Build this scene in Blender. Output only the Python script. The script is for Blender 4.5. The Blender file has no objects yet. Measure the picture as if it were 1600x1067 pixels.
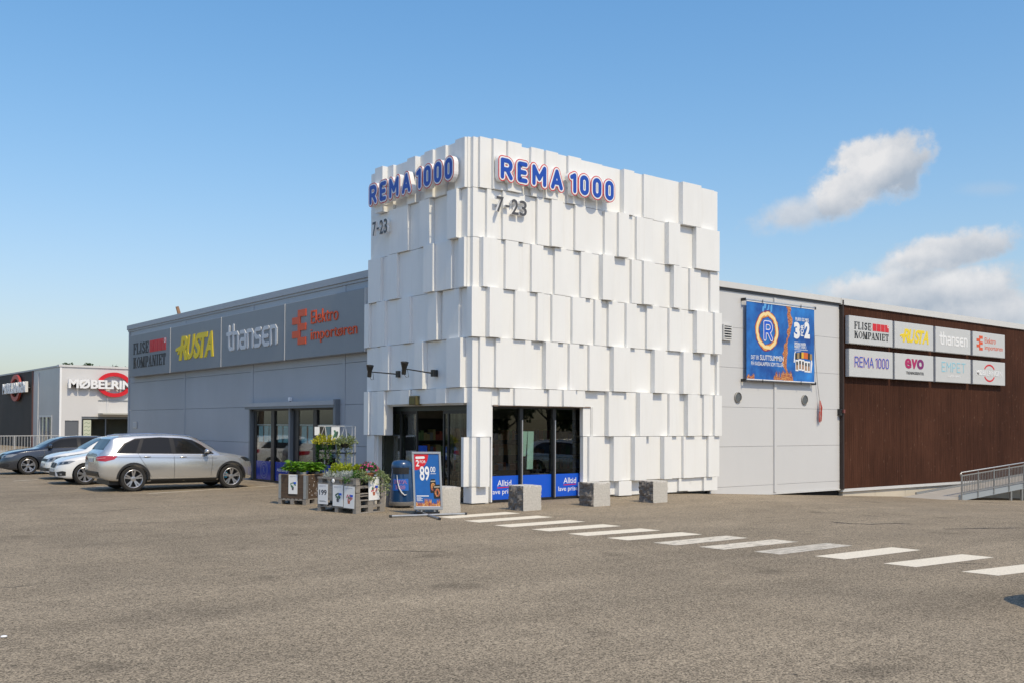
import bpy, bmesh, math, random
from math import sin, cos, pi, radians, sqrt, atan2, tan
from mathutils import Vector as V, Matrix, noise
from mathutils.bvhtree import BVHTree
SC = bpy.context.scene
COL = SC.collection
RND = random.Random(7)

# ------------------------------------------------------------------ camera
F, YAW, CY = 1554.39, 0.895238, 631.915
ROLL, PITCH = radians(0.251769), radians(1.2)
CAM = V((-14.2027, -19.2533, 1.9))
_v = V((cos(YAW)*cos(PITCH), sin(YAW)*cos(PITCH), sin(PITCH)))
_r0 = V((sin(YAW), -cos(YAW), 0)); _u0 = _r0.cross(_v)
CR = _r0*cos(ROLL)+_u0*sin(ROLL); CU = -_r0*sin(ROLL)+_u0*cos(ROLL); CV = _v
def ray(x, y): return CR*((x-800)/F)+CU*((CY-y)/F)+CV
def proj(p):
    d = V(p)-CAM; w = d.dot(CV)
    return 800+F*d.dot(CR)/w, CY-F*d.dot(CU)/w
def gp(x, y, z=0.0):
    d = ray(x, y); return CAM+d*((z-CAM.z)/d.z)
def rw(x, y, Y=0.0):
    d = ray(x, y); return CAM+d*((Y-CAM.y)/d.y)
def lw(x, y, X=0.0):
    d = ray(x, y); return CAM+d*((X-CAM.x)/d.x)

# ------------------------------------------------------------------ materials
_mats = {}
def nd(nt, t, **kw):
    n = nt.nodes.new(t)
    for k, v in kw.items():
        if k in n.inputs: n.inputs[k].default_value = v
        else: setattr(n, k, v)
    return n
def mat(name, col=(.5, .5, .5), rough=.5, metal=0.0, spec=.5, var=0.0, vscale=3.0, bump=0.0, bscale=40.0, coat=0.0, emit=None, alpha=None, stretch=(1, 1, 1), vdetail=5.0, trans=0.0):
    if name in _mats: return _mats[name]
    m = bpy.data.materials.new(name); m.use_nodes = True
    nt = m.node_tree; b = nt.nodes['Principled BSDF']
    b.inputs['Base Color'].default_value = (*col, 1); b.inputs['Roughness'].default_value = rough
    b.inputs['Metallic'].default_value = metal; b.inputs['Specular IOR Level'].default_value = spec
    b.inputs['Coat Weight'].default_value = coat; b.inputs['Coat Roughness'].default_value = .04
    if trans: b.inputs['Transmission Weight'].default_value = trans
    if emit: b.inputs['Emission Color'].default_value = (*emit[:3], 1); b.inputs['Emission Strength'].default_value = emit[3]
    if var or bump:
        tc = nd(nt, 'ShaderNodeTexCoord'); mp = nd(nt, 'ShaderNodeMapping'); mp.inputs['Scale'].default_value = stretch
        nt.links.new(tc.outputs['Object'], mp.inputs['Vector'])
        if var:
            n = nd(nt, 'ShaderNodeTexNoise', Scale=vscale, Detail=vdetail, Roughness=.6)
            nt.links.new(mp.outputs[0], n.inputs['Vector'])
            mr = nd(nt, 'ShaderNodeMapRange'); mr.inputs['From Min'].default_value = .25; mr.inputs['From Max'].default_value = .75
            mr.inputs['To Min'].default_value = 1-var; mr.inputs['To Max'].default_value = 1+var
            nt.links.new(n.outputs['Fac'], mr.inputs['Value'])
            mx = nd(nt, 'ShaderNodeVectorMath', operation='SCALE'); mx.inputs[0].default_value = col
            nt.links.new(mr.outputs[0], mx.inputs['Scale']); nt.links.new(mx.outputs[0], b.inputs['Base Color'])
        if bump:
            n2 = nd(nt, 'ShaderNodeTexNoise', Scale=bscale, Detail=4.0)
            nt.links.new(mp.outputs[0], n2.inputs['Vector'])
            bp = nd(nt, 'ShaderNodeBump', Strength=bump, Distance=.02)
            nt.links.new(n2.outputs['Fac'], bp.inputs['Height']); nt.links.new(bp.outputs[0], b.inputs['Normal'])
    _mats[name] = m
    return m

def glass_mat(name, tint=(.55, .6, .58), fres=1.55):
    m = bpy.data.materials.new(name); m.use_nodes = True; nt = m.node_tree
    nt.nodes.remove(nt.nodes['Principled BSDF'])
    t = nd(nt, 'ShaderNodeBsdfTransparent'); t.inputs[0].default_value = (*tint, 1)
    g = nd(nt, 'ShaderNodeBsdfGlossy', Roughness=0.0); g.inputs[0].default_value = (1, 1, 1, 1)
    f = nd(nt, 'ShaderNodeFresnel', IOR=fres); ge = nd(nt, 'ShaderNodeNewGeometry'); ma = nd(nt, 'ShaderNodeMath', operation='MULTIPLY_ADD'); nt.links.new(ge.outputs['Backfacing'], ma.inputs[0]); ma.inputs[1].default_value = 1/fres-fres; ma.inputs[2].default_value = fres; nt.links.new(ma.outputs[0], f.inputs['IOR'])      # same reflectance on both faces of the pane
    mx = nd(nt, 'ShaderNodeMixShader'); nt.links.new(f.outputs[0], mx.inputs[0])
    nt.links.new(t.outputs[0], mx.inputs[1]); nt.links.new(g.outputs[0], mx.inputs[2])
    nt.links.new(mx.outputs[0], nt.nodes['Material Output'].inputs[0])
    return m

def ribbed_mat(name, col, axis='z', period=.1, strength=.25, rough=.45, var=.05, vscale=.6, stretch=(1, 1, 1), metal=0.0):
    """painted sheet metal with fine parallel ribs"""
    m = mat(name, col, rough, metal, var=var, vscale=vscale, stretch=stretch)
    nt = m.node_tree; b = nt.nodes['Principled BSDF']
    tc = nd(nt, 'ShaderNodeTexCoord'); sp = nd(nt, 'ShaderNodeSeparateXYZ'); nt.links.new(tc.outputs['Object'], sp.inputs[0])
    if axis == 'z': src = sp.outputs['Z']
    else:
        a = nd(nt, 'ShaderNodeMath', operation='ADD'); nt.links.new(sp.outputs['X'], a.inputs[0]); nt.links.new(sp.outputs['Y'], a.inputs[1]); src = a.outputs[0]
    mu = nd(nt, 'ShaderNodeMath', operation='MULTIPLY'); mu.inputs[1].default_value = 1/period; nt.links.new(src, mu.inputs[0])
    fr = nd(nt, 'ShaderNodeMath', operation='FRACT'); nt.links.new(mu.outputs[0], fr.inputs[0])
    pp = nd(nt, 'ShaderNodeMath', operation='PINGPONG'); pp.inputs[1].default_value = .12; nt.links.new(fr.outputs[0], pp.inputs[0])
    st = nd(nt, 'ShaderNodeMath', operation='GREATER_THAN'); st.inputs[1].default_value = .9; nt.links.new(fr.outputs[0], st.inputs[0])
    bp = nd(nt, 'ShaderNodeBump', Strength=strength, Distance=.01); bp.invert = True
    nt.links.new(st.outputs[0], bp.inputs['Height']); nt.links.new(bp.outputs[0], b.inputs['Normal'])
    return m

# ------------------------------------------------------------------ mesh builder
class Frame:
    """local plane: u to the right, v up, n out of the wall"""
    def __init__(s, o, u, v): s.o, s.u, s.v = V(o), V(u).normalized(), V(v).normalized(); s.n = s.u.cross(s.v)
    def p(s, a, b, c=0.0): return s.o+s.u*a+s.v*b+s.n*c
FR = Frame((0, 0, 0), (1, 0, 0), (0, 0, 1))            # facing -Y ; a = X, b = Z, c = -Y
FL = Frame((0, 0, 0), (0, -1, 0), (0, 0, 1))           # facing -X ; a = -Y, b = Z, c = -X
_txt = {}
def text_geo(s, bold=0.0, shear=0.0, space=1.0):
    k = (s, bold, shear, space)
    if k in _txt: return _txt[k]
    cu = bpy.data.curves.new('t', 'FONT'); cu.body = s; cu.extrude = .5; cu.offset = bold; cu.shear = shear; cu.space_character = space; cu.resolution_u = 4
    ob = bpy.data.objects.new('t', cu); COL.objects.link(ob)
    dg = bpy.context.evaluated_depsgraph_get(); me = bpy.data.meshes.new_from_object(ob.evaluated_get(dg))
    vs = [v.co.copy() for v in me.vertices]; fs = [tuple(p.vertices) for p in me.polygons]
    bpy.data.objects.remove(ob); bpy.data.curves.remove(cu); bpy.data.meshes.remove(me)
    _txt[k] = (vs, fs); return _txt[k]

class MB:
    def __init__(s): s.v, s.f, s.fm, s.m = [], [], [], []
    def mi(s, m):
        if m not in s.m: s.m.append(m)
        return s.m.index(m)
    def add(s, vs, fs, m):
        o = len(s.v); k = s.mi(m); s.v += [tuple(x) for x in vs]
        for f in fs: s.f.append(tuple(i+o for i in f)); s.fm.append(k)
        return s
    def box8(s, P, m): return s.add(P, [(0, 3, 2, 1), (4, 5, 6, 7), (0, 1, 5, 4), (1, 2, 6, 5), (2, 3, 7, 6), (3, 0, 4, 7)], m)
    def box(s, x0, x1, y0, y1, z0, z1, m):
        return s.box8([(x0, y0, z0), (x1, y0, z0), (x1, y1, z0), (x0, y1, z0), (x0, y0, z1), (x1, y0, z1), (x1, y1, z1), (x0, y1, z1)], m)
    def fbox(s, fr, a0, a1, b0, b1, c0, c1, m):
        return s.box8([fr.p(a0, b0, c0), fr.p(a1, b0, c0), fr.p(a1, b1, c0), fr.p(a0, b1, c0), fr.p(a0, b0, c1), fr.p(a1, b0, c1), fr.p(a1, b1, c1), fr.p(a0, b1, c1)], m)
    def bevbox(s, fr, a0, a1, b0, b1, c0, c1, m, e=.01):
        """box whose front edges are chamfered"""
        P = [fr.p(a0, b0, c0), fr.p(a1, b0, c0), fr.p(a1, b1, c0), fr.p(a0, b1, c0)]
        Q = [fr.p(a0, b0, c1-e), fr.p(a1, b0, c1-e), fr.p(a1, b1, c1-e), fr.p(a0, b1, c1-e)]
        T = [fr.p(a0+e, b0+e, c1), fr.p(a1-e, b0+e, c1), fr.p(a1-e, b1-e, c1), fr.p(a0+e, b1-e, c1)]
        fs = [(0, 3, 2, 1), (8, 9, 10, 11)]
        for k in (0, 4):
            for i in range(4): j = (i+1) % 4; fs.append((k+i, k+j, k+4+j, k+4+i))
        return s.add(P+Q+T, fs, m)
    def fpoly(s, fr, pts, c0, c1, m):
        n = len(pts); vs = [fr.p(a, b, c0) for a, b in pts]+[fr.p(a, b, c1) for a, b in pts]
        fs = [tuple(range(n-1, -1, -1)), tuple(range(n, 2*n))]+[(i, (i+1) % n, n+(i+1) % n, n+i) for i in range(n)]
        return s.add(vs, fs, m)
    def ftext(s, fr, st, a0, b0, a1, b1, c0, c1, m, bold=0.0, shear=0.0, space=1.0, fit=False):
        vs, fs = text_geo(st, bold, shear, space)
        x0 = min(v.x for v in vs); x1 = max(v.x for v in vs); y0 = min(v.y for v in vs); y1 = max(v.y for v in vs)
        sx = (a1-a0)/(x1-x0); sy = (b1-b0)/(y1-y0)
        return s.add([fr.p(a0+(v.x-x0)*sx, b0+(v.y-y0)*sy, c0 if v.z < 0 else c1) for v in vs], fs, m)
    def fstroke(s, fr, pts, h, c0, c1, m, closed=False, caps=True):
        """flat ribbon of half width h along a smooth 2-d path, round ends"""
        pts = [V((p[0], p[1])) for p in pts]; n = len(pts); L, R = [], []
        for i, p in enumerate(pts):
            if closed: d = (pts[(i+1) % n]-pts[i-1])
            else: d = pts[min(i+1, n-1)]-pts[max(i-1, 0)]
            d.normalize(); nn = V((-d.y, d.x)); L.append(p+nn*h); R.append(p-nn*h)
        if closed:
            vs = []; fs = []
            for c in (c0, c1): vs += [fr.p(q.x, q.y, c) for q in L]+[fr.p(q.x, q.y, c) for q in R]
            for i in range(n):
                j = (i+1) % n
                fs += [(2*n+i, 3*n+i, 3*n+j, 2*n+j), (i, j, n+j, n+i), (i, 2*n+i, 2*n+j, j), (n+i, n+j, 3*n+j, 3*n+i)]
            return s.add(vs, fs, m)
        poly = list(R)
        if caps:
            d = (pts[-1]-pts[-2]).normalized(); a = atan2(-d.x, d.y)+pi
            a = atan2((R[-1]-pts[-1]).y, (R[-1]-pts[-1]).x)
            poly += [pts[-1]+V((cos(a+pi*k/7), sin(a+pi*k/7)))*h for k in range(1, 7)]
        poly += L[::-1]
        if caps:
            a = atan2((L[0]-pts[0]).y, (L[0]-pts[0]).x)
            poly += [pts[0]+V((cos(a+pi*k/7), sin(a+pi*k/7)))*h for k in range(1, 7)]
        # quads strip for the faces (safe for concave), polygon outline for the sides
        N = len(poly); vs = [fr.p(q.x, q.y, c0) for q in poly]+[fr.p(q.x, q.y, c1) for q in poly]
        fs = [(i, (i+1) % N, N+(i+1) % N, N+i) for i in range(N)]
        ic = n+(6 if caps else 0)              # index where L reversed starts
        for i in range(n-1):
            a, b = i, i+1; la = ic+(n-1-i); lb = ic+(n-2-i)
            fs += [(N+a, N+b, N+lb, N+la), (a, la, lb, b)]
        if caps:
            fs.append(tuple(N+k for k in range(n-1, n+7))); fs.append(tuple(reversed([k for k in range(n-1, n+7)])))
            tail = list(range(ic+n-1, N))+[0]
            fs.append(tuple(N+k for k in tail)); fs.append(tuple(reversed(tail)))
        return s.add(vs, fs, m)
    def cyl(s, p0, p1, r0, r1, m, n=12, caps=True):
        p0, p1 = V(p0), V(p1); d = (p1-p0).normalized(); a = d.orthogonal().normalized(); b = d.cross(a)
        vs = []
        for p, r in ((p0, r0), (p1, r1)):
            for i in range(n): t = 2*pi*i/n; vs.append(p+a*(cos(t)*r)+b*(sin(t)*r))
        fs = [(i, (i+1) % n, n+(i+1) % n, n+i) for i in range(n)]
        if caps: fs += [tuple(range(n-1, -1, -1)), tuple(range(n, 2*n))]
        return s.add(vs, fs, m)
    def tube(s, path, r, m, n=8):
        path = [V(p) for p in path]; vs = []; K = len(path)
        ref = V((0, 0, 1)) if abs((path[1]-path[0]).normalized().z) < .9 else V((1, 0, 0))
        for i, p in enumerate(path):
            d = (path[min(i+1, K-1)]-path[max(i-1, 0)]).normalized(); a = d.cross(ref).normalized(); b = d.cross(a)
            rr = r[i] if isinstance(r, (list, tuple)) else r
            for k in range(n): t = 2*pi*k/n; vs.append(p+a*(cos(t)*rr)+b*(sin(t)*rr))
        fs = []
        for i in range(K-1):
            for k in range(n): q = (k+1) % n; fs.append((i*n+k, i*n+q, (i+1)*n+q, (i+1)*n+k))
        fs += [tuple(range(n-1, -1, -1)), tuple(range((K-1)*n, K*n))]
        return s.add(vs, fs, m)
    def lathe(s, prof, m, o=(0, 0, 0), ax=(0, 0, 1), n=32, capb=True, capt=True, a0=0.0, a1=2*pi):
        o = V(o); ax = V(ax).normalized(); a = ax.orthogonal().normalized(); b = ax.cross(a); vs = []; fs = []
        for r, z in prof:
            for i in range(n): t = 2*pi*i/n; vs.append(o+ax*z+a*(cos(t)*r)+b*(sin(t)*r))
        for j in range(len(prof)-1):
            for i in range(n): q = (i+1) % n; fs.append((j*n+i, j*n+q, (j+1)*n+q, (j+1)*n+i))
        if capb: fs.append(tuple(range(n-1, -1, -1)))
        if capt: k = (len(prof)-1)*n; fs.append(tuple(range(k, k+n)))
        return s.add(vs, fs, m)
    def ball(s, c, r, m, n=12, k=8):
        c = V(c); r = V((r, r, r)) if not hasattr(r, '__len__') else V(r); vs = []; fs = []
        for j in range(k+1):
            t = pi*j/k
            for i in range(n): p = 2*pi*i/n; vs.append(c+V((r.x*sin(t)*cos(p), r.y*sin(t)*sin(p), -r.z*cos(t))))
        for j in range(k):
            for i in range(n): q = (i+1) % n; fs.append((j*n+i, j*n+q, (j+1)*n+q, (j+1)*n+i))
        return s.add(vs, fs, m)
    def leaf(s, p, d, side, ln, w, m, fold=.15, droop=.0):
        """one folded leaf: base p, direction d"""
        p = V(p); d = V(d).normalized(); side = V(side); side = (side-d*side.dot(d)).normalized(); up = d.cross(side)
        if up.z < 0: up = -up
        mid = p+d*(ln*.5)+up*(droop*.25*ln); tip = p+d*ln-up*(droop*ln)
        return s.add([p, mid+side*w*.5+up*fold*w, tip, mid-side*w*.5+up*fold*w, mid], [(0, 1, 4), (1, 2, 4), (0, 4, 3), (4, 2, 3)], m)
    def build(s, name, parent=None, smooth=None, loc=None, recalc=True):
        me = bpy.data.meshes.new(name); me.from_pydata(s.v, [], s.f)
        for m in s.m: me.materials.append(m)
        me.polygons.foreach_set('material_index', s.fm)
        if recalc:
            bm = bmesh.new(); bm.from_mesh(me); bmesh.ops.recalc_face_normals(bm, faces=bm.faces); bm.to_mesh(me); bm.free()
        if smooth is not None:
            me.polygons.foreach_set('use_smooth', [True]*len(me.polygons)); me.set_sharp_from_angle(angle=radians(smooth))
        me.update()
        o = bpy.data.objects.new(name, me); COL.objects.link(o)
        if parent: o.parent = parent
        if loc is not None: o.location = loc
        return o

def tag(o, label, cat, group=None, kind=None):
    if label: o['label'] = label
    if cat: o['category'] = cat
    if group: o['group'] = group
    if kind: o['kind'] = kind
    return o
def struct(o): o['kind'] = 'structure'; return o
def thing(name, label, cat, loc=(0, 0, 0), rz=0.0, group=None, par=None):
    o = bpy.data.objects.new(name, None); COL.objects.link(o); o.empty_display_size = .3
    o.location = loc; o.rotation_euler = (0, 0, rz)
    return tag(o, label, cat, group)
def copy_tree(o, parent=None):
    c = o.copy(); COL.objects.link(c)
    if parent: c.parent = parent
    for ch in [x for x in COL.objects if x.parent == o]: copy_tree(ch, c)
    return c
def arc(cx, cy, rx, ry, a0, a1, n=12): return [(cx+rx*cos(radians(a0+(a1-a0)*i/n)), cy+ry*sin(radians(a0+(a1-a0)*i/n))) for i in range(n+1)]

def stained_white():
    """white lacquered cassettes with faint vertical rain streaks and a little grime"""
    m = ribbed_mat('white_cassette', (.80, .80, .785), 'xy', .18, .06, .42, .035, 1.2, stretch=(1, 1, .35)); nt = m.node_tree; b = nt.nodes['Principled BSDF']; L = nt.links.new
    src = b.inputs['Base Color'].links[0].from_socket
    tc = nd(nt, 'ShaderNodeTexCoord'); mp = nd(nt, 'ShaderNodeMapping'); mp.inputs['Scale'].default_value = (5, 5, .35); L(tc.outputs['Object'], mp.inputs[0])
    n = nd(nt, 'ShaderNodeTexNoise', Scale=1.6, Detail=7.0, Roughness=.65); L(mp.outputs[0], n.inputs['Vector'])
    r = nd(nt, 'ShaderNodeMapRange'); r.inputs[1].default_value = .52; r.inputs[2].default_value = .78; r.inputs[3].default_value = 0; r.inputs[4].default_value = .20; L(n.outputs['Fac'], r.inputs[0])
    mx = nd(nt, 'ShaderNodeMix', data_type='RGBA'); L(r.outputs[0], mx.inputs[0]); L(src, mx.inputs[6]); mx.inputs[7].default_value = (.60, .565, .50, 1); L(mx.outputs[2], b.inputs['Base Color']); return m
# shared materials
WHITE = stained_white()
WHITE_D = mat('white_core', (.55, .55, .55), .6)
GREYL = ribbed_mat('grey_sandwich_panel', (.36, .385, .425), 'z', .1, .22, .3, .08, .5, stretch=(1, 1, .5))
GREYR = ribbed_mat('light_grey_panel', (.60, .60, .60), 'z', .1, .14, .42, .03, .5, stretch=(1, 1, .4))
JOINT = mat('panel_joint', (.10, .11, .12), .7)
TRIM = mat('grey_trim', (.36, .38, .41), .4, var=.04)
TRIML = mat('light_trim', (.62, .62, .61), .45, var=.04)
DARKF = mat('dark_frame', (.018, .019, .021), .35, var=.1)
STEEL = mat('galvanised_steel', (.42, .43, .43), .42, .75, var=.12, vscale=14)
ALU = mat('aluminium', (.62, .62, .62), .35, .8, var=.05, vscale=9)
BLACKP = mat('black_plastic', (.022, .022, .023), .45)
PAPER = mat('white_paper', (.78, .78, .77), .6)
GLASS = glass_mat('shop_glass', (.80, .84, .82), 1.5)
INTER = mat('interior_wall', (.24, .22, .19), .8, var=.2, vscale=1.5)
BLUE = mat('decal_blue', (.008, .095, .60), .35)
RED = mat('sign_red', (.62, .012, .02), .4)
YELLOW = mat('sign_yellow', (.82, .62, .015), .4)
ORANGE = mat('sign_orange', (.70, .085, .015), .4)
WHITES = mat('sign_white', (.82, .82, .82), .4)
BLACKS = mat('sign_black', (.015, .015, .017), .45)
GREYS = mat('sign_grey', (.075, .075, .08), .45)
SKYB = mat('sign_cyan', (.30, .58, .68), .45)
MAGENTA = mat('sign_magenta', (.42, .008, .11), .4)
# ================================================================== ground
def gz(x, y):
    t = x-7.0
    if t <= -1: s = 0.0
    elif t < 1: s = (t+1)**2/4
    else: s = t
    return -.049*min(s, 45)
def asphalt():
    m = bpy.data.materials.new('asphalt'); m.use_nodes = True; nt = m.node_tree; b = nt.nodes['Principled BSDF']
    b.inputs['Roughness'].default_value = .92; b.inputs['Specular IOR Level'].default_value = .18
    L = nt.links.new; tc = nd(nt, 'ShaderNodeTexCoord'); P = tc.outputs['Object']
    def noi(scale, det=3., rough=.6, vec=P): n = nd(nt, 'ShaderNodeTexNoise', Scale=scale, Detail=det, Roughness=rough); L(vec, n.inputs['Vector']); return n.outputs['Fac']
    def rng(f, a, c, lo, hi): n = nd(nt, 'ShaderNodeMapRange'); n.inputs[1].default_value = a; n.inputs[2].default_value = c; n.inputs[3].default_value = lo; n.inputs[4].default_value = hi; L(f, n.inputs[0]); return n.outputs[0]
    def mul(a, c): n = nd(nt, 'ShaderNodeMath', operation='MULTIPLY'); L(a, n.inputs[0]); L(c, n.inputs[1]); return n.outputs[0]
    vo = nd(nt, 'ShaderNodeTexVoronoi', Scale=78.0); L(P, vo.inputs['Vector'])
    sep = nd(nt, 'ShaderNodeSeparateColor'); L(vo.outputs['Color'], sep.inputs[0])
    stone = rng(sep.outputs[0], 0, 1, .34, 1.66)
    vo2 = nd(nt, 'ShaderNodeTexVoronoi', Scale=24.0); L(P, vo2.inputs['Vector'])
    sep2 = nd(nt, 'ShaderNodeSeparateColor'); L(vo2.outputs['Color'], sep2.inputs[0])
    stone = mul(stone, rng(sep2.outputs[1], 0, 1, .95, 1.05))
    grain = mul(stone, rng(noi(16, 6, .75), .3, .7, .90, 1.10))
    big = mul(rng(noi(.16, 6, .62), .3, .7, .82, 1.13), rng(noi(1.1, 5, .6), .3, .7, .90, 1.08))
    # long faint wear streaks
    mp = nd(nt, 'ShaderNodeMapping'); mp.inputs['Rotation'].default_value = (0, 0, radians(28)); mp.inputs['Scale'].default_value = (.12, 1.1, 1); L(P, mp.inputs['Vector'])
    big = mul(big, rng(noi(1.0, 5, .6, mp.outputs[0]), .32, .68, .88, 1.08))
    # hairline cracks, rare
    dist = nd(nt, 'ShaderNodeTexNoise', Scale=.9, Detail=4.0); L(P, dist.inputs['Vector'])
    mixv = nd(nt, 'ShaderNodeMix', data_type='VECTOR'); mixv.inputs[0].default_value = .35; L(P, mixv.inputs[4]); L(dist.outputs['Color'], mixv.inputs[5])
    vc = nd(nt, 'ShaderNodeTexVoronoi', feature='DISTANCE_TO_EDGE', Scale=.16); L(mixv.outputs[1], vc.inputs['Vector'])
    crack = rng(vc.outputs['Distance'], .0, .004, .45, 1.0); cm = rng(noi(.3, 2), .60, .68, 0, 1)
    one = nd(nt, 'ShaderNodeMix', data_type='FLOAT'); L(cm, one.inputs[0]); one.inputs[2].default_value = 1.0; L(crack, one.inputs[3])
    fac = mul(mul(grain, big), one.outputs[0])
    # oil spots
    fac = mul(fac, rng(noi(.75, 2, .4), .26, .34, .72, 1.0))
    tint = nd(nt, 'ShaderNodeMix', data_type='RGBA'); L(noi(.5, 3), tint.inputs[0]); tint.inputs[6].default_value = (.298, .240, .168, 1); tint.inputs[7].default_value = (.286, .234, .168, 1)
    sc = nd(nt, 'ShaderNodeVectorMath', operation='SCALE'); L(tint.outputs[2], sc.inputs[0]); L(fac, sc.inputs['Scale']); L(sc.outputs[0], b.inputs['Base Color'])
    bp = nd(nt, 'ShaderNodeBump', Strength=.55, Distance=.008); L(stone, bp.inputs['Height']); L(bp.outputs[0], b.inputs['Normal'])
    return m
ASPH = asphalt()
xs = [-600, -300, -150, -80, -40, -20, -10, 0, 4, 6, 6.3, 6.6, 7, 7.4, 7.7, 8, 9, 12, 16, 20, 25, 30, 40, 52, 80, 150, 300, 600]
ys = [-600, -300, -150, -80, -40, -20, -10, 0, 10, 20, 30, 45, 60, 80, 120, 200, 300, 600]
g = MB(); n = len(ys)
g.add([(x, y, gz(x, y)) for x in xs for y in ys], [(i*n+j, (i+1)*n+j, (i+1)*n+j+1, i*n+j+1) for i in range(len(xs)-1) for j in range(n-1)], ASPH)
ground = struct(g.build('ground', smooth=60))
PAINT = mat('road_paint', (.56, .53, .47), .75, var=.16, vscale=5, bump=.3, bscale=60)
def worn(name, lo, hi, col):
    """road paint through which the asphalt shows in worn patches"""
    m = bpy.data.materials.new(name); m.use_nodes = True; nt = m.node_tree; b = nt.nodes['Principled BSDF']; L = nt.links.new
    b.inputs['Roughness'].default_value = .8; b.inputs['Base Color'].default_value = (*col, 1)
    tc = nd(nt, 'ShaderNodeTexCoord'); mp = nd(nt, 'ShaderNodeMapping'); mp.inputs['Scale'].default_value = (.45, 3.0, 1); L(tc.outputs['Object'], mp.inputs[0])
    n1 = nd(nt, 'ShaderNodeTexNoise', Scale=7.0, Detail=9.0, Roughness=.75); L(mp.outputs[0], n1.inputs['Vector'])
    mr = nd(nt, 'ShaderNodeMapRange'); mr.inputs[1].default_value = lo; mr.inputs[2].default_value = hi; L(n1.outputs['Fac'], mr.inputs[0]); L(mr.outputs[0], b.inputs['Alpha'])
    n2 = nd(nt, 'ShaderNodeTexNoise', Scale=40.0, Detail=4.0); L(tc.outputs['Object'], n2.inputs['Vector'])
    m2 = nd(nt, 'ShaderNodeMapRange'); m2.inputs[1].default_value = .3; m2.inputs[2].default_value = .7; m2.inputs[3].default_value = .8; m2.inputs[4].default_value = 1.12; L(n2.outputs['Fac'], m2.inputs[0])
    s = nd(nt, 'ShaderNodeVectorMath', operation='SCALE'); s.inputs[0].default_value = col; L(m2.outputs[0], s.inputs['Scale']); L(s.outputs[0], b.inputs['Base Color'])
    return m
PFRESH = worn('road_paint_fresh', .22, .36, (.80, .71, .56))
PWORN = worn('road_paint_worn', .32, .50, (.74, .66, .53))
PFAINT = worn('road_paint_faint', .24, .58, (.68, .61, .50))
def stripe(p0, p1, w0, name, m, z=.004):
    p0, p1 = V(p0), V(p1); d = (p1-p0).normalized(); s = V((-d.y, d.x, 0))*w0/2
    mb = MB(); mb.add([p0-s+V((0, 0, z)), p1-s+V((0, 0, z)), p1+s+V((0, 0, z)), p0+s+V((0, 0, z))], [(0, 1, 2, 3)], m)
    o = mb.build(name, ground); return o
# twelve bars across the walking direction, from their left and right tips
TIPS = [((683, 807), (813.5, 801.6)), ((725, 813.2), (863.7, 807.5)), ((772, 820.2), (915, 814.6)), ((830, 826.5), (971, 821.5)), ((887, 833.4), (1032.5, 828.3)), ((948, 840), (1097.5, 834.5)),
        ((1020.5, 847.5), (1169.5, 840)), ((1092, 854), (1248, 846)), ((1177, 861.3), (1333, 852)), ((1273, 868.5), (1439, 859)), ((1380, 880), (1553.5, 870.4)), ((1502, 892.7), (1690, 883))]
for k, (l, r) in enumerate(TIPS):
    p, q = gp(*l), gp(*r); w = .47; z = V((0, 0, .004))
    mb = MB(); mb.add([p+z, p+z+V((.03, -w, 0)), q+z, q+z+V((-.03, w, 0))], [(0, 1, 2, 3)], PFAINT if k == 8 else (PWORN if k in (6, 7) else PFRESH))
    mb.build('crosswalk_stripe', ground)
for a, b in (((232, 770.6), (432, 758)), ((150, 760), (196, 757.5)), ((20, 751), (60, 748.5))):
    stripe(gp(*a), gp(*b), .10, 'parking_line', PWORN)
# cracks and old joints in the asphalt
CRK = worn('crack_dark', .40, .58, (.055, .047, .038))
def crack(px, w, seed):
    q = random.Random(seed); P = [gp(*p) for p in px]; pts = []
    for a, b in zip(P, P[1:]):
        k = max(2, int((b-a).length/.35))
        for i in range(k): pts.append(a.lerp(b, i/k)+V((q.gauss(0, .03), q.gauss(0, .03), 0)))
    pts.append(P[-1]); mb = MB(); vs = []
    for i, p in enumerate(pts):
        d = (pts[min(i+1, len(pts)-1)]-pts[max(i-1, 0)]).normalized(); s = V((-d.y, d.x, 0))*w*q.uniform(.35, 1.0)*(.3 if i in (0, len(pts)-1) else 1)
        for e in (-1, 1): t = p+s*e; vs.append((t.x, t.y, gz(t.x, t.y)+.003))
    mb.add(vs, [(2*i, 2*i+1, 2*i+3, 2*i+2) for i in range(len(pts)-1)], CRK); mb.build('asphalt_crack', ground)
crack([(51, 807), (124, 801.6), (219, 793.4), (300, 790), (380, 787)], .035, 1); crack([(20, 823), (113, 819), (185, 817), (300, 814), (395, 812)], .03, 2)
crack([(1300, 815), (1330, 817.5), (1362, 818.8), (1399, 816.9), (1429, 818.4)], .09, 3); crack([(1475, 826), (1540, 825), (1610, 824)], .10, 4); crack([(1222, 1050), (1240, 1052)], .02, 5); crack([(1480, 878), (1545, 881)], .03, 6)
crack([(10, 918), (60, 912)], .05, 7); crack([(1350, 805), (1372, 806)], .05, 8); crack([(560, 860), (700, 862)], .05, 9)
# small bits
tag(MB().ball((0, 0, .013), (.03, .024, .013), PAPER, 7, 4).build('paper_scrap', loc=gp(6, 996)), 'crumpled scrap of white paper lying on the asphalt at the near left', 'litter')

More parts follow.
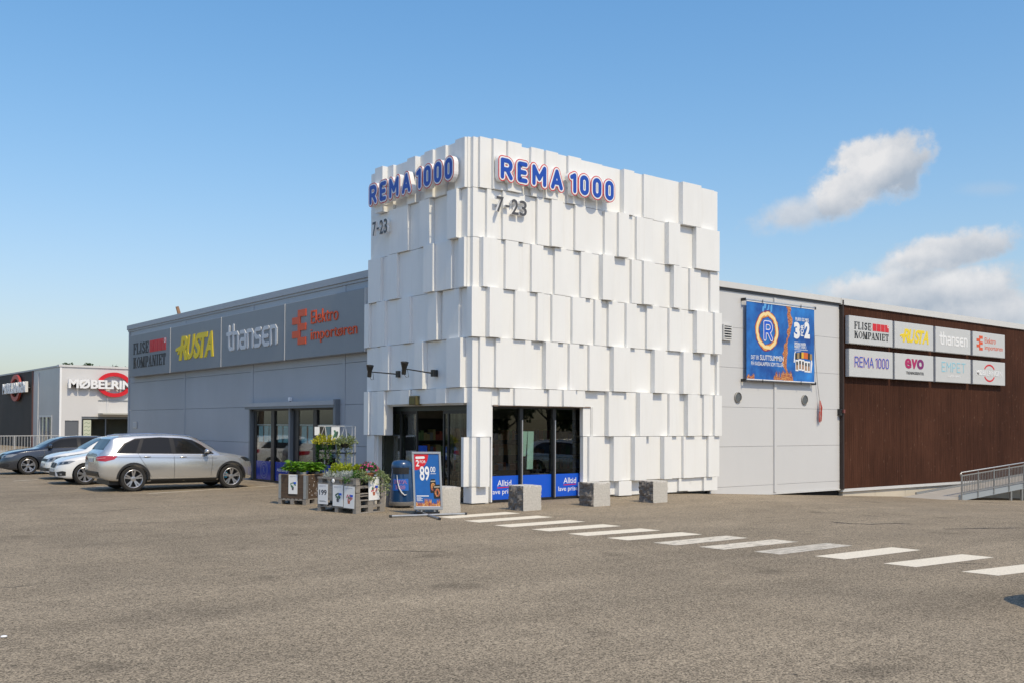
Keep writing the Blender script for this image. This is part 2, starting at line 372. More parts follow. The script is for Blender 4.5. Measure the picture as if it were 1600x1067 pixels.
# ================================================================== entrance tower
U = .075
ZB = [.03, .43, 1.63, 2.83, 4.03, 5.24, 6.45, 7.65, 8.88]
tower = thing('entrance_tower', 'tall white store entrance tower clad in staggered protruding metal cassettes', 'building', (0, 0, 0))
RROWS = {
 8: [[(741,.0),(750,1),(771,1.1),(794,2),(815,1),(830,1.8),(853,2.8),(872,1.5),(888,3),(908,1.5),(941,1.2),(975,3.2),(991,2),(1006,3),(1023,1),(1067,3),(1096,1),(1116,.7),(1121,0)]],
 7: [[(741,.2),(761,1.2),(786,2.2),(820,1),(839.6,1.8),(862,2.7),(880,1.5),(899,2.6),(915,1.2),(945,1.9),(967,2.7),(983,1),(995,1.8),(1020,1.2),(1045,3.2),(1063,1.5),(1088,3.2),(1124.5,0)]],
 6: [[(741,.2),(755,2.4),(776,1.3),(790,2.1),(810,1.2),(831,2.1),(849,1.3),(867,2.1),(885,1.5),(908,2.7),(925,1),(942,3.2),(960,1.5),(987,2.2),(1006,3.1),(1023,1),(1053,3.1),(1065,1.5),(1078.5,2.1),(1095,1),(1110,2.2),(1124,0)]],
 5: [[(741,.9),(765,3),(785,1.6),(805,2.8),(824,1.5),(840,2.3),(850,1),(863,2.3),(883,1.2),(894.5,1.8),(915,1),(930,1.9),(940,1),(951,2.3),(965,1.2),(979,2),(995,1),(1011,1.8),(1030,1),(1046,2.2),(1065,1.2),(1089,3.3),(1104,2),(1117,3.1),(1128,0)]],
 4: [[(741,.3),(750,1.4),(775,2.6),(800,1.2),(830,.6),(853,2.7),(872,1.2),(890,2.3),(905,1.2),(921,2.1),(940,.8),(959,3.1),(985,1),(1023,3.1),(1040,.8),(1068,3.1),(1082,1),(1097,2.3),(1110,.5),(1120,1.7),(1124,0)]],
 3: [[(741,.3),(768,.3),(781,1.1),(804.6,1.7),(835,.8),(858,1.6),(881,1.9),(900,.8),(914,.8),(951,3.1),(975,1),(1000,3.1),(1020,1),(1046,2.1),(1060,.8),(1075,3.1),(1090,1),(1100,1.9),(1108,1),(1117,2.5),(1128,0)]],
 2: [[(741,.6),(750,2.5),(765,0)],[(911,.6),(920.7,1.7),(935,.8),(959,3.1),(972,.8),(992,3.1),(1010,.8),(1038,3.1),(1050,1),(1068,2.3),(1085,1),(1107,2.1),(1116,1),(1124,0)]],
 1: [[(741,.6),(763,0)],[(911,.8),(935,.5),(967,2.5),(987,.6),(1061,1.7),(1078,.6),(1100,1.5),(1121,0)]]}
LROWS = {
 8: [[(580,.6),(585.7,3),(597.5,1.4),(614.4,.2),(636,2.2),(648.7,.6),(663,2.4),(676,1.4),(696,.2),(711,1.8),(726,.4),(735,0),(741,0)]],
 7: [[(579.7,1.5),(608,2),(637,1.2),(655,2.8),(670.6,.4),(698,3.2),(712.8,.2),(737,.1),(741,0)]],
 6: [[(575,2.2),(594.7,1.6),(605,2.3),(620,1.6),(661,2.9),(676,2.2),(705,.9),(716,1.7),(725,.4),(737,.2),(741,0)]],
 5: [[(569,3),(576,1.7),(588,2.5),(601,1.4),(627,2.9),(639.7,2),(668,2.8),(682,.8),(692,1.5),(717,.2),(737,.8),(741,0)]],
 4: [[(573.5,1.5),(594,2.3),(606.5,1.6),(647,2.8),(660,.4),(697,3.2),(719,.2),(737,.3),(741,0)]],
 3: [[(568.3,3),(575.4,2),(589,2.1),(600,.8),(625,1.8),(639,1),(681,1.6),(696,.6),(725,.3),(741,0)]],
 2: [[(573,1.7),(584.6,.5),(591,0)],[(720.4,3),(726,.4),(741,0)]],
 1: [[(573,1.2),(591,0)],[(724,.3),(741,0)]]}
def seg_edges(segs, conv):
    out = []
    for i, (px, lev) in enumerate(segs):
        L = lev if i == 0 else max(lev, segs[i-1][1]); out.append(conv(px, L))
    return out
def depth_steps(g, side):
    Ls = [L for _, L in g[:-1]]
    if side == 'L': Ls = Ls[::-1]
    k = [min(2, round(Ls[0]/1.25))]
    for a, b in zip(Ls, Ls[1:]):
        k.append(min(3, k[-1]+(1 if b-a < 1.6 else 2)) if b > a else max(0, min(k[-1]-1, round(b/1.25))))
    if side == 'L': k = k[::-1]
    return [(p[0], kk*.08/U) for p, kk in zip(g, k+[0])]
def cladding(rows, side):
    mb = MB(); fr = FR if side == 'R' else FL; rr = random.Random(3)
    for r, groups in rows.items():
        groups = [depth_steps(g, side) for g in groups]      # cassettes come in a few depths
        z0, z1 = ZB[r-1], ZB[r]-.012
        yc = proj((0, 0, (z0+z1)/2))[1]
        for gi, segs in enumerate(groups):
            def conv(px, L):
                q = (rw(px, yc, -L*U) if side == 'R' else lw(px, yc, -L*U))
                # row centre follows perspective: one refinement
                yy = proj((q.x, q.y, (z0+z1)/2))[1]
                q = (rw(px, yy, -L*U) if side == 'R' else lw(px, yy, -L*U))
                return q.x if side == 'R' else -q.y
            E = seg_edges(segs, conv)
            for i in range(len(segs)-1):
                a0, a1, L = E[i], E[i+1], segs[i][1]; px = (segs[i][0]+segs[i+1][0])/2
                zz0 = z0
                if side == 'R' and segs[0][0] == 741 and i == 0: a0 = -rows_corner(r)*U-.009
                if side == 'L': a1 = min(a1, -.1195)
                if r == 3 and ((side == 'R' and 768 < px < 912) or (side == 'L' and 595 < px < 722)): zz0 = 2.40 if side == 'R' else 2.45
                if r == 1: zz0 = .03+rr.choice((0, 0, .03))
                if a1-a0 < .004: continue
                mb.fbox(fr, a0+.003, a1-.001, zz0, z1+(.0 if r < 8 else rr.choice((0, -.015, .012))), -.12, L*U, WHITE)
    return mb
def rows_corner(r): return depth_steps(LROWS[r][-1], 'L')[-2][1]
cladding(RROWS, 'R').build('cladding', tower)
cladding(LROWS, 'L').build('cladding', tower)
core = MB(); XE, YE = 9.05, 4.98
# right face wall with window opening X .64-3.9, Z 0-2.4 ; left face wall with door opening Y .76-4.72
core.fbox(FR, .1, .62, 0, 8.6, -.35, -.121, WHITE_D); core.fbox(FR, 3.96, XE, 0, 8.6, -.35, -.121, WHITE_D); core.fbox(FR, .62, 3.96, 2.42, 8.6, -.35, -.121, WHITE_D)
core.fbox(FL, -YE, -4.74, 0, 8.6, -.35, -.121, WHITE_D); core.fbox(FL, -4.74, -.352, 2.46, 8.6, -.35, -.121, WHITE_D)
core.box(XE-.25, XE, .352, YE, 0, 8.6, WHITE_D); core.box(.352, XE-.25, YE-.25, YE, 0, 8.6, WHITE_D)
core.build('wall', tower)
MB().box(.13, XE-.02, .13, YE-.02, 8.602, 8.70, TRIM).build('roof', tower)
# reveals (white lining of openings)
rv = MB(); rv.fbox(FR, .60, .64, .03, 2.40, -.3, -.03, WHITE); rv.fbox(FR, 3.88, 3.96, .03, 2.40, -.3, .02, TRIML); rv.fbox(FR, .64, 3.88, 2.375, 2.41, -.3, .02, mat('brown_lintel', (.22, .17, .14), .5))
rv.fbox(FL, -4.74, -4.66, .0, 2.44, -.4, -.02, WHITE); rv.fbox(FL, -4.66, -.352, 2.405, 2.45, -.4, .01, TRIML)
rv.build('opening_lining', tower)
# interior
it = MB(); it.box(.4, XE-.26, 4.60, 4.70, 0, 2.9, INTER); it.box(XE-.36, XE-.26, .4, 4.6, 0, 2.9, INTER); it.box(.36, XE-.26, .36, 4.7, 2.9, 2.98, INTER)
it.box(.36, XE-.26, .36, 4.7, .002, .006, mat('interior_floor', (.13, .12, .11), .35, var=.1)); it.build('interior', tower)
def shelf(loc, rz, L, label):
    o = thing('shelf_unit', label, 'shelf', loc, rz); mb = MB()
    for z in (.1, .55, 1.0, 1.45, 1.9): mb.box(0, L, 0, .4, z, z+.03, DARKF)
    mb.box(0, L, .4, .43, 0, 2.1, DARKF); mb.box(-.03, 0, 0, .43, 0, 2.1, DARKF); mb.box(L, L+.03, 0, .43, 0, 2.1, DARKF); mb.build('rack', o)
    cols = [mat('goods_%d' % i, c, .5) for i, c in enumerate([(.25, .06, .04), (.3, .25, .12), (.08, .12, .25), (.2, .2, .19), (.12, .2, .08), (.3, .14, .05)])]
    mb = MB(); r = random.Random(int(L*100))
    for z in (.13, .58, 1.03, 1.48):
        x = .02
        while x < L-.15:
            w = r.uniform(.08, .2); mb.box(x, x+w-.01, .06, .36, z, z+r.uniform(.15, .34), r.choice(cols)); x += w
    mb.build('goods', o)
shelf((3.2, 3.9, 0), 0, 4.5, 'dark goods shelf standing at the back behind the entrance tower windows')
shelf((1.0, 4.1, 0), 0, 1.7, 'short goods shelf seen through the open sliding doors')

# shop window on the sunny face: frame, three panes, blue foil below
wn = MB(); wx = [.64, 1.64, 2.74, 3.88]
fw = MB(); c0, c1 = -.24, -.17
fw.fbox(FR, .64, 3.88, .0, .06, c0, c1, DARKF); fw.fbox(FR, .64, 3.88, 2.33, 2.375, c0, c1, DARKF)
for a in (.64, 3.84): fw.fbox(FR, a, a+.04, .06, 2.33, c0, c1, DARKF)
for a in (1.60, 2.70): fw.fbox(FR, a, a+.05, .06, 2.33, c0, -.12, DARKF); fw.fbox(FR, a+.055, a+.085, .06, 2.05, -.17, -.125, ALU); fw.fbox(FR, a-.03, a+.08, 2.05, 2.33, -.17, -.115, DARKF)
wf = fw.build('window_frame', tower)
for i in range(3): MB().fbox(FR, wx[i]+.045, wx[i+1]-.045, .06, 2.33, -.212, -.204, GLASS).build('pane', wf)
for i in range(3):
    mb = MB(); a0, a1 = wx[i]+.05, wx[i+1]-.045; mb.fbox(FR, a0, a1, .07, .655, -.2035, -.2005, BLUE)
    if i != 1:
        w = a1-a0; m0 = a0+w*.5+(.05 if i == 2 else .03)
        mb.ftext(FR, 'Alltid', m0-.24, .40, m0+.20, .55, -.2, -.1985, WHITES, bold=.004)
        mb.ftext(FR, 'lave priser', m0-.42, .17, m0+.34, .325, -.2, -.1985, WHITES, bold=.004)
        mb.fpoly(FR, [(m0-.24, .350), (m0+.20, .363), (m0+.20, .383), (m0-.24, .373)], -.2, -.1988, RED)
    mb.build('blue_foil', wf)
mb = MB(); mint = mat('mint_card', (.42, .60, .52), .6); mb.fpoly(FR, [(1.74, 1.13), (1.86, 1.13), (1.92, 1.76), (1.74, 1.76)], -.236, -.228, mint); mb.fpoly(FR, [(1.90, .80), (2.10, .80), (2.13, 1.76), (1.935, 1.76)], -.238, -.232, mint)
tag(mb.build('window_poster'), 'pale mint paper strips taped inside the middle pane of the tower window', 'poster')

# automatic sliding door on the shaded face
DX = -.30
df = MB()
df.fbox(FL, -4.66, -.40, 2.28, 2.405, DX-.10, DX+.02, mat('door_header', (.03, .045, .045), .3))
def leaf_frame(y0, y1, cc, name='door_leaf', glass=True):
    mb = MB(); w = .055
    mb.fbox(FL, -y1, -y1+w, .02, 2.28, cc-.03, cc+.02, DARKF); mb.fbox(FL, -y0-w, -y0, .02, 2.28, cc-.03, cc+.02, DARKF)
    mb.fbox(FL, -y1+w, -y0-w, .02, .12, cc-.03, cc+.02, DARKF); mb.fbox(FL, -y1+w, -y0-w, 2.20, 2.28, cc-.03, cc+.02, DARKF)
    o = mb.build(name, tower)
    MB().fbox(FL, -y1+w, -y0-w, .12, 2.20, cc-.008, cc, GLASS).build('pane', o)
    return o
df.build('door_header', tower)
leaf_frame(3.62, 4.66, DX); leaf_frame(.38, 1.42, DX); leaf_frame(2.92, 3.72, DX-.06); leaf_frame(1.30, 1.72, DX-.06); leaf_frame(3.1, 4.2, DX-.12); leaf_frame(1.0, 1.62, DX-.12)
for y in (2.98, 1.66):
    tag(MB().fbox(FL, -y-.13, -y+.13, 1.02, 1.36, -.62, -.45, BLUE).fbox(FL, -y-.08, -y+.08, 1.14, 1.2, -.45, -.447, WHITES).build('basket_dispenser'), 'blue box on the inside of the sliding doors, ' + ('to the left of the opening' if y > 2 else 'to the right of the opening'), 'dispenser', 'blue boxes inside the entrance')
lampe = mat('lamp_glow', (1, .95, .85), .5, emit=(1, .93, .8, 7))
for y in (2.62, 2.18):
    o = MB().lathe([(.05, 0), (.05, .03)], lampe, (.9, y, 2.60)).cyl((.9, y, 2.63), (.9, y, 2.9), .02, .02, DARKF, 8).build('ceiling_lamp')
    tag(o, 'small lit ceiling lamp inside the entrance, ' + ('the left one of two' if y > 2.4 else 'the right one of two'), 'lamp', 'ceiling lamps in the entrance')
mb = MB(); mb.bevbox(FL, -2.50, -2.16, 2.42, 2.66, .03, .20, mat('olive_lamp_box', (.10, .085, .03), .3), .02); mb.fbox(FL, -2.46, -2.20, 2.45, 2.60, .2, .206, mat('amber_lens', (.22, .19, .07), .1, coat=.5))
for a in (-2.46, -2.37, -2.28, -2.20): mb.fbox(FL, a-.006, a+.006, 2.45, 2.6, .206, .213, DARKF)
tag(mb.build('emergency_lamp'), 'small olive brown box lamp mounted above the entrance doors', 'lamp')
# cables on the parapet
for p, X in ((2.08, True), (4.17, False)):
    mb = MB(); q = [V((p-.45, .5, 8.72)), V((p-.2, .45, 8.93)), V((p+.05, .45, 8.99)), V((p+.3, .5, 8.95)), V((p+.6, .55, 8.87)), V((p+.9, .6, 8.72))] if X else [V((.5, p+.4, 8.72)), V((.45, p+.2, 8.95)), V((.45, p, 9.0)), V((.5, p-.25, 8.95)), V((.5, p-.5, 8.72))]
    mb.tube(q, .012, BLACKP, 6)
    tag(mb.build('cable_loop'), 'loop of cable on top of the tower parapet above the ' + ('sunlit' if X else 'shaded') + ' face', 'cable')

# ---- raised store letters
def rounded0(w, h): 
    r = w/2; return arc(r, h-r, r, r, 180, 0, 10)+arc(r, r, r, r, 0, -180, 10)
GL = {
 'R': (.66, [[(0, 0), (0, 1)], [(0, 1), (.37, 1)]+arc(.37, .73, .28, .27, 85, -85, 10)+[(.37, .46), (0, .46)], [(.34, .46), (.66, 0)]]),
 'E': (.55, [[(.53, 1), (.1, 1)]+arc(.08, .92, .08, .08, 90, 180, 4)+[(0, .5)]+arc(.08, .08, .08, .08, 180, 270, 4)+[(.53, 0)], [(0, .5), (.46, .5)]]),
 'M': (.86, [[(0, 0), (0, 1)], [(0, 1), (.43, .32)], [(.43, .32), (.86, 1)], [(.86, 1), (.86, 0)]]),
 'A': (.72, [[(0, 0), (.36, 1)], [(.36, 1), (.72, 0)], [(.15, .30), (.57, .30)]]),
 '1': (.26, [[(0, .86), (.26, 1)], [(.26, 1), (.26, 0)]]),
 '0': (.50, 'O')}
def glyph(mb, ch, fr, a, b, h, half, c0, c1, m):
    w, st = GL[ch]
    if st == 'O': mb.fstroke(fr, [(a+x*h, b+y*h) for x, y in rounded0(w, 1)], half, c0, c1, m, closed=True); return
    for k, s in enumerate(st): mb.fstroke(fr, [(a+x*h, b+y*h) for x, y in s], half, c0, c1+.0007*k, m)
def letter_sign(fr, a0, a1, b, h, c, label):
    o = thing('letter_sign', label, 'sign', fr.p((a0+a1)/2, b, c)); inv = o.location.copy()
    fr = Frame(fr.o-inv, fr.u, fr.v)
    txt = 'REMA 1000'; adv = []; x = 0
    for ch in txt:
        if ch == ' ': x += .22; continue
        adv.append((ch, x)); x += GL[ch][0]+.50
    tot = x-.50; k = (a1-a0)/(tot*h)
    for ch, x in adv:
        a = a0+x*h*k
        body = MB(); glyph(body, ch, fr, a, b, h, .28*h, c, c+.13, WHITES)
        if True:
            body.fbox(fr, a+.1*h, a+.14*h, b+.25*h, b+.3*h, -.08, c, ALU)
        L = body.build('letter', o)
        mb = MB(); glyph(mb, ch, fr, a, b, h, .285*h, c+.131, c+.136, RED); mb.build('red_outline', L)
        mb = MB(); glyph(mb, ch, fr, a, b, h, .228*h, c+.138, c+.141, WHITES); mb.build('white_inlay', L)
        mb = MB(); glyph(mb, ch, fr, a, b, h, .134*h, c+.144, c+.148, mat('letter_blue', (.012, .07, .42), .35)); mb.build('blue_face', L)
    return o
def interp_sign(lo, hi): pass
s1 = letter_sign(FR, .62, 4.36, 7.93, .405, .20, 'raised blue store letters outlined in red on the sunlit right face of the tower')
s2 = letter_sign(FL, -4.22, -.40, 7.93, .405, .22, 'raised blue store letters outlined in red on the shaded left face of the tower')
def number_sign(fr, a0, a1, b0, b1, c, label):
    o = thing('number_sign', label, 'sign', fr.p((a0+a1)/2, b0, c)); f2 = Frame(fr.o-o.location, fr.u, fr.v); w = a1-a0
    for ch, x0, x1 in (('7', 0, .235), ('-', .29, .43), ('2', .49, .72), ('3', .765, 1.0)):
        mb = MB(); y0, y1 = (b0, b1) if ch != '-' else (b0+.40*(b1-b0), b0+.53*(b1-b0))
        mb.ftext(f2, ch, a0+x0*w, y0, a0+x1*w, y1, c, c+.07, WHITES, bold=.012); mb.fbox(f2, a0+(x0+x1)/2*w-.015, a0+(x0+x1)/2*w+.015, (y0+y1)/2-.03, (y0+y1)/2+.03, -.1, c, ALU)
        L = mb.build('digit', o); mb = MB(); mb.ftext(f2, ch, a0+x0*w, y0, a0+x1*w, y1, c+.071, c+.076, GREYS, bold=.012); mb.build('digit_face', L)
number_sign(FR, .50, 1.45, 7.07, 7.45, .20, 'dark grey 7-23 opening hours numerals on the sunlit right face of the tower')
number_sign(FL, -4.22, -3.46, 7.02, 7.40, .22, 'dark grey 7-23 opening hours numerals on the shaded left face of the tower')

# ---- two arm spotlights on the shaded face
def spot(px, py, hx, hy, label):
    base = lw(px, py, -.12); o = thing('arm_spotlight', label, 'spotlight', base, 0, 'arm spotlights on the shaded tower face'); dk = mat('spot_metal', (.05, .048, .045), .4, .5)
    MB().box(-.04, .10, -.055, .055, -.085, .085, dk).build('wall_bracket', o)
    d = ray(hx, hy); # lamp head hangs about a metre out from the wall
    t = (base-CAM).dot(CV); head = CAM+d*((t-1.0)) - base
    MB().cyl((-.06, 0, 0), head+V((.06, -.02, 0)), .018, .014, dk, 8).build('arm', o)
    hd = V((-.08, -.26, 1)).normalized(); hm = MB()
    hm.lathe([(.055, .13), (.058, -.02), (.066, -.04), (.10, -.17), (.09, -.165), (.05, -.05)], dk, head, -hd, 16)
    hm.tube([head+V((0, 0, -.12)), head+V((.03, -.04, -.20)), head+V((.07, -.09, -.19)), head+V((.06, -.06, -.02))], .007, BLACKP, 5)
    hm.build('lamp_head', o, smooth=40)
spot(622, 584, 577.5, 580.5, 'black arm spotlight with conical head, the left one on the shaded tower face')
spot(677, 582.5, 631.5, 576, 'black arm spotlight with conical head, the right one nearer the tower corner')

# ================================================================== grey wing (left)
wing = thing('store_wing', 'long grey panelled store wing with sign band, in shade to the left of the tower', 'building', (.2, 15, 0))
WI = V((.2, 15, 0)); FW = Frame((.2-.2, -15, 0), (0, -1, 0), (0, 0, 1))     # local frame; c = 0 is the wall face
mb = MB(); seams = [5.0, 6.62, 13.0, 19.32, 26.1]; rowsz = [-.12, .07, 1.29, 2.5, 3.71, 4.92, 6.06]
for i in range(len(seams)-1):
    for j in range(len(rowsz)-1):
        y0, y1 = seams[i], seams[i+1]
        for (a, b) in ([(y0, y1)] if rowsz[j] >= 2.5 else [(y0, min(y1, 6.9)), (max(y0, 13.12), y1)]):
            if b-a > .02: mb.fbox(FW, -b+.006, -a-.006, rowsz[j]+.005, rowsz[j+1]-.005, -.12, 0, GREYL)
mb.fbox(FW, -26.08, -13.13, -.1, 6.0, -.25, -.123, JOINT); mb.fbox(FW, -6.88, -5.0, -.1, 6.0, -.25, -.123, JOINT); mb.fbox(FW, -13.13, -6.88, 2.52, 6.0, -.25, -.123, JOINT)
mb.box(.25, 14, 11.07-.15, 11.09, -.1, 6.0, GREYL)   # end wall
mb.build('wall', wing)
for y in (6.62, 13.0, 19.32): MB().fbox(FW, -y-.09, -y+.09, 2.64 if y == 13.0 else -.1, 6.05, 0.001, .014, GREYL).build('seam_cover', wing)
MB().fbox(FW, -26.12, -25.95, -.1, 6.05, .002, .02, TRIM).build('corner_trim', wing)
mb = MB(); mb.fbox(FW, -26.16, -5.0, 6.06, 6.26, -.4, .09, TRIM); mb.fbox(FW, -26.16, -5.0, 5.98, 6.06, -.1, .04, GREYL); mb.box(.3, 14, -9.9, 11.0, 5.9, 6.1, TRIM); mb.build('roof_edge', wing)
# shop front of the wing
wf2 = MB(); fm = mat('grey_frame', (.16, .18, .20), .4)
wf2.fbox(FW, -13.12, -13.02, 0, 2.5, -.1, .06, fm); wf2.fbox(FW, -6.98, -6.9, 0, 2.5, -.1, .06, fm); wf2.fbox(FW, -13.02, -6.98, 0, .05, -.1, .0, DARKF)
for y in (11.42, 8.45): wf2.fbox(FW, -y-.12, -y+.12, .05, 2.45, -.13, -.02, DARKF)
wf2.fbox(FW, -10.10, -9.98, .05, 2.45, -.1, .06, fm); wf2.fbox(FW, -13.02, -6.98, 2.36, 2.5, -.1, -.01, DARKF)
wf2.fbox(FW, -12.95, -12.75, .05, 2.36, -.13, -.05, DARKF); wf2.fbox(FW, -9.95, -9.6, .05, 2.36, -.13, -.05, DARKF)
wf2 = wf2.build('window_frame', wing)
py = [13.02, 11.54, 10.1, 9.98, 8.57, 8.33, 6.98]
GLASS2 = glass_mat('dark_shop_glass', (.80, .84, .84), 1.5)
MB().fbox(FW, -12.75, -11.54, .05, 2.36, -.075, -.067, GLASS2).build('pane', wf2); MB().fbox(FW, -11.30, -10.1, .05, 2.36, -.075, -.067, GLASS2).build('pane', wf2)
MB().fbox(FW, -9.6, -8.57, .05, 2.36, -.075, -.067, GLASS2).build('pane', wf2); MB().fbox(FW, -8.33, -6.98, .05, 2.36, -.075, -.067, GLASS2).build('pane', wf2)
foil = mat('dark_blue_foil', (.010, .045, .34), .15, spec=.6)
for a, b, k in ((12.75, 11.54, 0), (11.30, 10.1, 1), (9.6, 8.57, 2), (8.33, 6.98, 3)):
    mb = MB(); mb.fbox(FW, -a, -b, .06, .68, -.066, -.062, foil)
    if k == 0:
        pale = mat('foil_pale', (.12, .16, .36), .3)
        mb.fstroke(FW, arc(-12.15, .38, .27, .27, 0, 350, 30), .02, -.0615, -.06, pale, closed=True); mb.fstroke(FW, arc(-12.15, .38, .19, .19, 0, 350, 24), .012, -.0615, -.06, pale, closed=True)
        mb.ftext(FW, 'R', -12.23, .28, -12.07, .48, -.0615, -.06, pale, bold=.02)
    if k == 1: mb.ftext(FW, 'Alltid lave priser', -11.15, .34, -10.12, .47, -.0615, -.06, WHITES, bold=.01)
    mb.build('blue_foil', wf2)
mb = MB(); mb.fbox(FW, -13.2, -6.9, 2.5, 2.63, .002, .20, TRIM); mb.fbox(FW, -13.2, -6.9, 2.42, 2.5, .10, .18, fm); mb.fbox(FW, -6.97, -6.83, 1.75, 2.66, .002, .16, fm); mb.build('roller_shutter_box', wing)
# room behind
mb = MB(); mb.box(.3, 4.0, -8.3, -8.2, 0, 2.7, INTER); mb.box(.3, 4.0, -1.7, -1.6, 0, 2.7, INTER); mb.box(3.9, 4.0, -8.2, -1.7, 0, 2.7, INTER); mb.box(.3, 3.9, -8.2, -1.7, 2.7, 2.75, INTER); mb.build('interior', wing)
teal = mat('teal_sheet', (.34, .60, .62), .6)
k = 0
for y in (12.62, 12.2, 11.8, 11.15, 10.75, 10.35, 9.45, 9.0, 7.9, 7.45):
    o = MB().fbox(FL, -y, -y+.33, 1.32, 1.86, -.292, -.286, teal).build('hanging_sheet')
    tag(o, 'teal sheet hung in a row behind the glass of the grey wing shop front', 'sheet', 'teal sheets behind the shop front')
mb = MB(); mb.fbox(FL, -12.9, -7.0, 1.88, 1.91, -.297, -.286, WHITES); tag(mb.build('hanging_rail'), 'pale horizontal rail above the teal sheets behind the shop front', 'rail')
# small wall lamp and plaque
o = thing('wall_lamp', 'tiny white lamp on a dark stem above the shop front of the grey wing', 'lamp', lw(455.7, 626, .2)); MB().cyl((-.05, 0, -.2), (-.05, 0, 0), .02, .02, DARKF, 8).box(-.06, 0, -.03, .03, -.2, -.14, DARKF).build('stem', o); MB().box(-.10, -.01, -.05, .05, 0, .12, WHITES).build('lamp_housing', o)
mb = MB(); mb.fbox(FL, -25.35, -24.85, 1.72, 2.0, -.19, -.165, ALU); mb.fbox(FL, -25.32, -24.88, 1.75, 1.97, -.165, -.16, mat('plaque_face', (.42, .46, .52), .3)); tag(mb.build('wall_plaque'), 'small pale plaque on the far end of the grey wing wall', 'plaque')
o = MB().box(-.06, .06, -.05, .05, 0, .12, STEEL).cyl((0, 0, .1), (-.10, .03, .46), .08, .07, mat('rusty', (.30, .17, .10), .7, var=.25), 8).build('roof_floodlight', loc=(.7, 21.3, 6.26)); tag(o, 'small rusty brown fitting sticking up from the roof edge of the grey wing', 'roof fitting')
# ================================================================== signs on the grey wing (shade)
def stencil(mb, fr, a0, b0, a1, b1, c0, c1, m, word):
    """condensed fat serif capitals drawn from slabs"""
    n = len(word); W = {'I': .55, 'M': 1.25, 'O': 1.0, 'K': 1.05, 'N': 1.05}
    tot = sum(W.get(ch, .9) for ch in word)+.14*(n-1); k = (a1-a0)/tot; x = a0; H = b1-b0
    def P(pts, e=0): mb.fpoly(fr, [(x+px*w, b0+py*H) for px, py in pts], c0, c1+e, m)
    for ch in word:
        w = W.get(ch, .9)*k; t = .30*.9/W.get(ch, .9); s = .09
        if ch in 'FEPKIL' or ch == 'R':
            st = (.5-t/2) if ch == 'I' else .1
            P([(st, 0), (st+t, 0), (st+t, 1), (st, 1)]); P([(st-.1, 0), (st, 0), (st, s), (st-.1, s)]); P([(st-.1, 1-s), (st, 1-s), (st, 1), (st-.1, 1)])
            P([(st+t, 0), (st+t+.1, 0), (st+t+.1, s), (st+t, s)])
            if ch == 'I' or ch == 'L' or ch == 'K': P([(st+t, 1-s), (st+t+.1, 1-s), (st+t+.1, 1), (st+t, 1)])
            if ch in 'FE': P([(st+t, 1-s), (1, 1-s), (1, 1), (st+t, 1)]); P([(.9, .70), (1, .70), (1, 1-s), (.9, 1-s)]); P([(st+t, .48), (.78, .48), (.78, .56), (st+t, .56)]); P([(.72, .38), (.80, .38), (.80, .66), (.72, .66)], .002)
            if ch in 'EL': P([(st+t+.1, 0), (1, 0), (1, s), (st+t+.1, s)]); P([(.9, s), (1, s), (1, .32), (.9, .32)])
            if ch == 'P': P([(st+t, 1-s), (.8, 1-s), (.8, 1), (st+t, 1)]); P([(.72, .46), (.9, .52), (1, .62), (1, .86), (.9, .96), (.8, 1-s), (.72, 1-s)], .002); P([(st+t, .42), (.8, .42), (.8, .5), (st+t, .5)])
            if ch == 'K': P([(st+t, .42), (.86, 1), (.72, 1), (st+t, .60)], .002); P([(.46, .56), (.62, .70), (1.02, 0), (.70, 0)], .004)
        elif ch in 'OS':
            if ch == 'O':
                mb.fstroke(fr, [(x+(.5+.36*cos(u))*w, b0+(.5+.455*sin(u))*H) for u in [2*pi*i/20 for i in range(20)]], .045*H, c0, c1, m, closed=True)
                for s0 in (-1, 1): P([(.5+s0*.40+dx, dy) for dx, dy in ((-.12, .25), (.10, .25), (.12, .5), (.10, .75), (-.12, .75))], .002)
            else: mb.ftext(fr, 'S', x+.06*w, b0, x+w*.96, b1, c0, c1, m, bold=.02)
        elif ch == 'T':
            P([(.35, 0), (.65, 0), (.65, 1), (.35, 1)]); P([(.0, 1-s), (.35, 1-s), (.35, 1), (.0, 1)]); P([(.65, 1-s), (1, 1-s), (1, 1), (.65, 1)]); P([(.0, .68), (.09, .68), (.09, 1-s), (.0, 1-s)]); P([(.91, .68), (1, .68), (1, 1-s), (.91, 1-s)]); P([(.25, 0), (.35, 0), (.35, s), (.25, s)]); P([(.65, 0), (.75, 0), (.75, s), (.65, s)])
        elif ch == 'A':
            P([(.02, 0), (.12, 0), (.48, 1), (.40, 1)]); P([(.40, 1), (.60, 1), (.98, 0), (.66, 0)], .002); P([(.2, .28), (.72, .28), (.72, .36), (.22, .36)], .004); P([(-.06, 0), (.24, 0), (.24, s), (-.06, s)], .004); P([(.58, 0), (1.06, 0), (1.06, s), (.58, s)], .006)
        elif ch == 'N':
            P([(.12, 0), (.2, 0), (.2, 1), (.12, 1)]); P([(.04, 1), (.34, 1), (.90, 0), (.66, 0)], .002); P([(.82, 0), (.9, 0), (.9, 1), (.82, 1)], .004); P([(.02, 0), (.32, 0), (.32, s), (.02, s)], .006); P([(.7, 1-s), (1.0, 1-s), (1.0, 1), (.7, 1)], .006)
        elif ch == 'M':
            P([(.08, 0), (.15, 0), (.15, 1), (.08, 1)]); P([(.02, 1), (.28, 1), (.56, .1), (.44, 0)], .002); P([(.46, 0), (.54, 0), (.80, 1), (.70, 1)], .004); P([(.68, 0), (.92, 0), (.92, 1), (.68, 1)], .006); P([(0, 0), (.26, 0), (.26, s), (0, s)], .008); P([(.60, 0), (1.0, 0), (1.0, s), (.60, s)], .008)
        x += w+.14*k

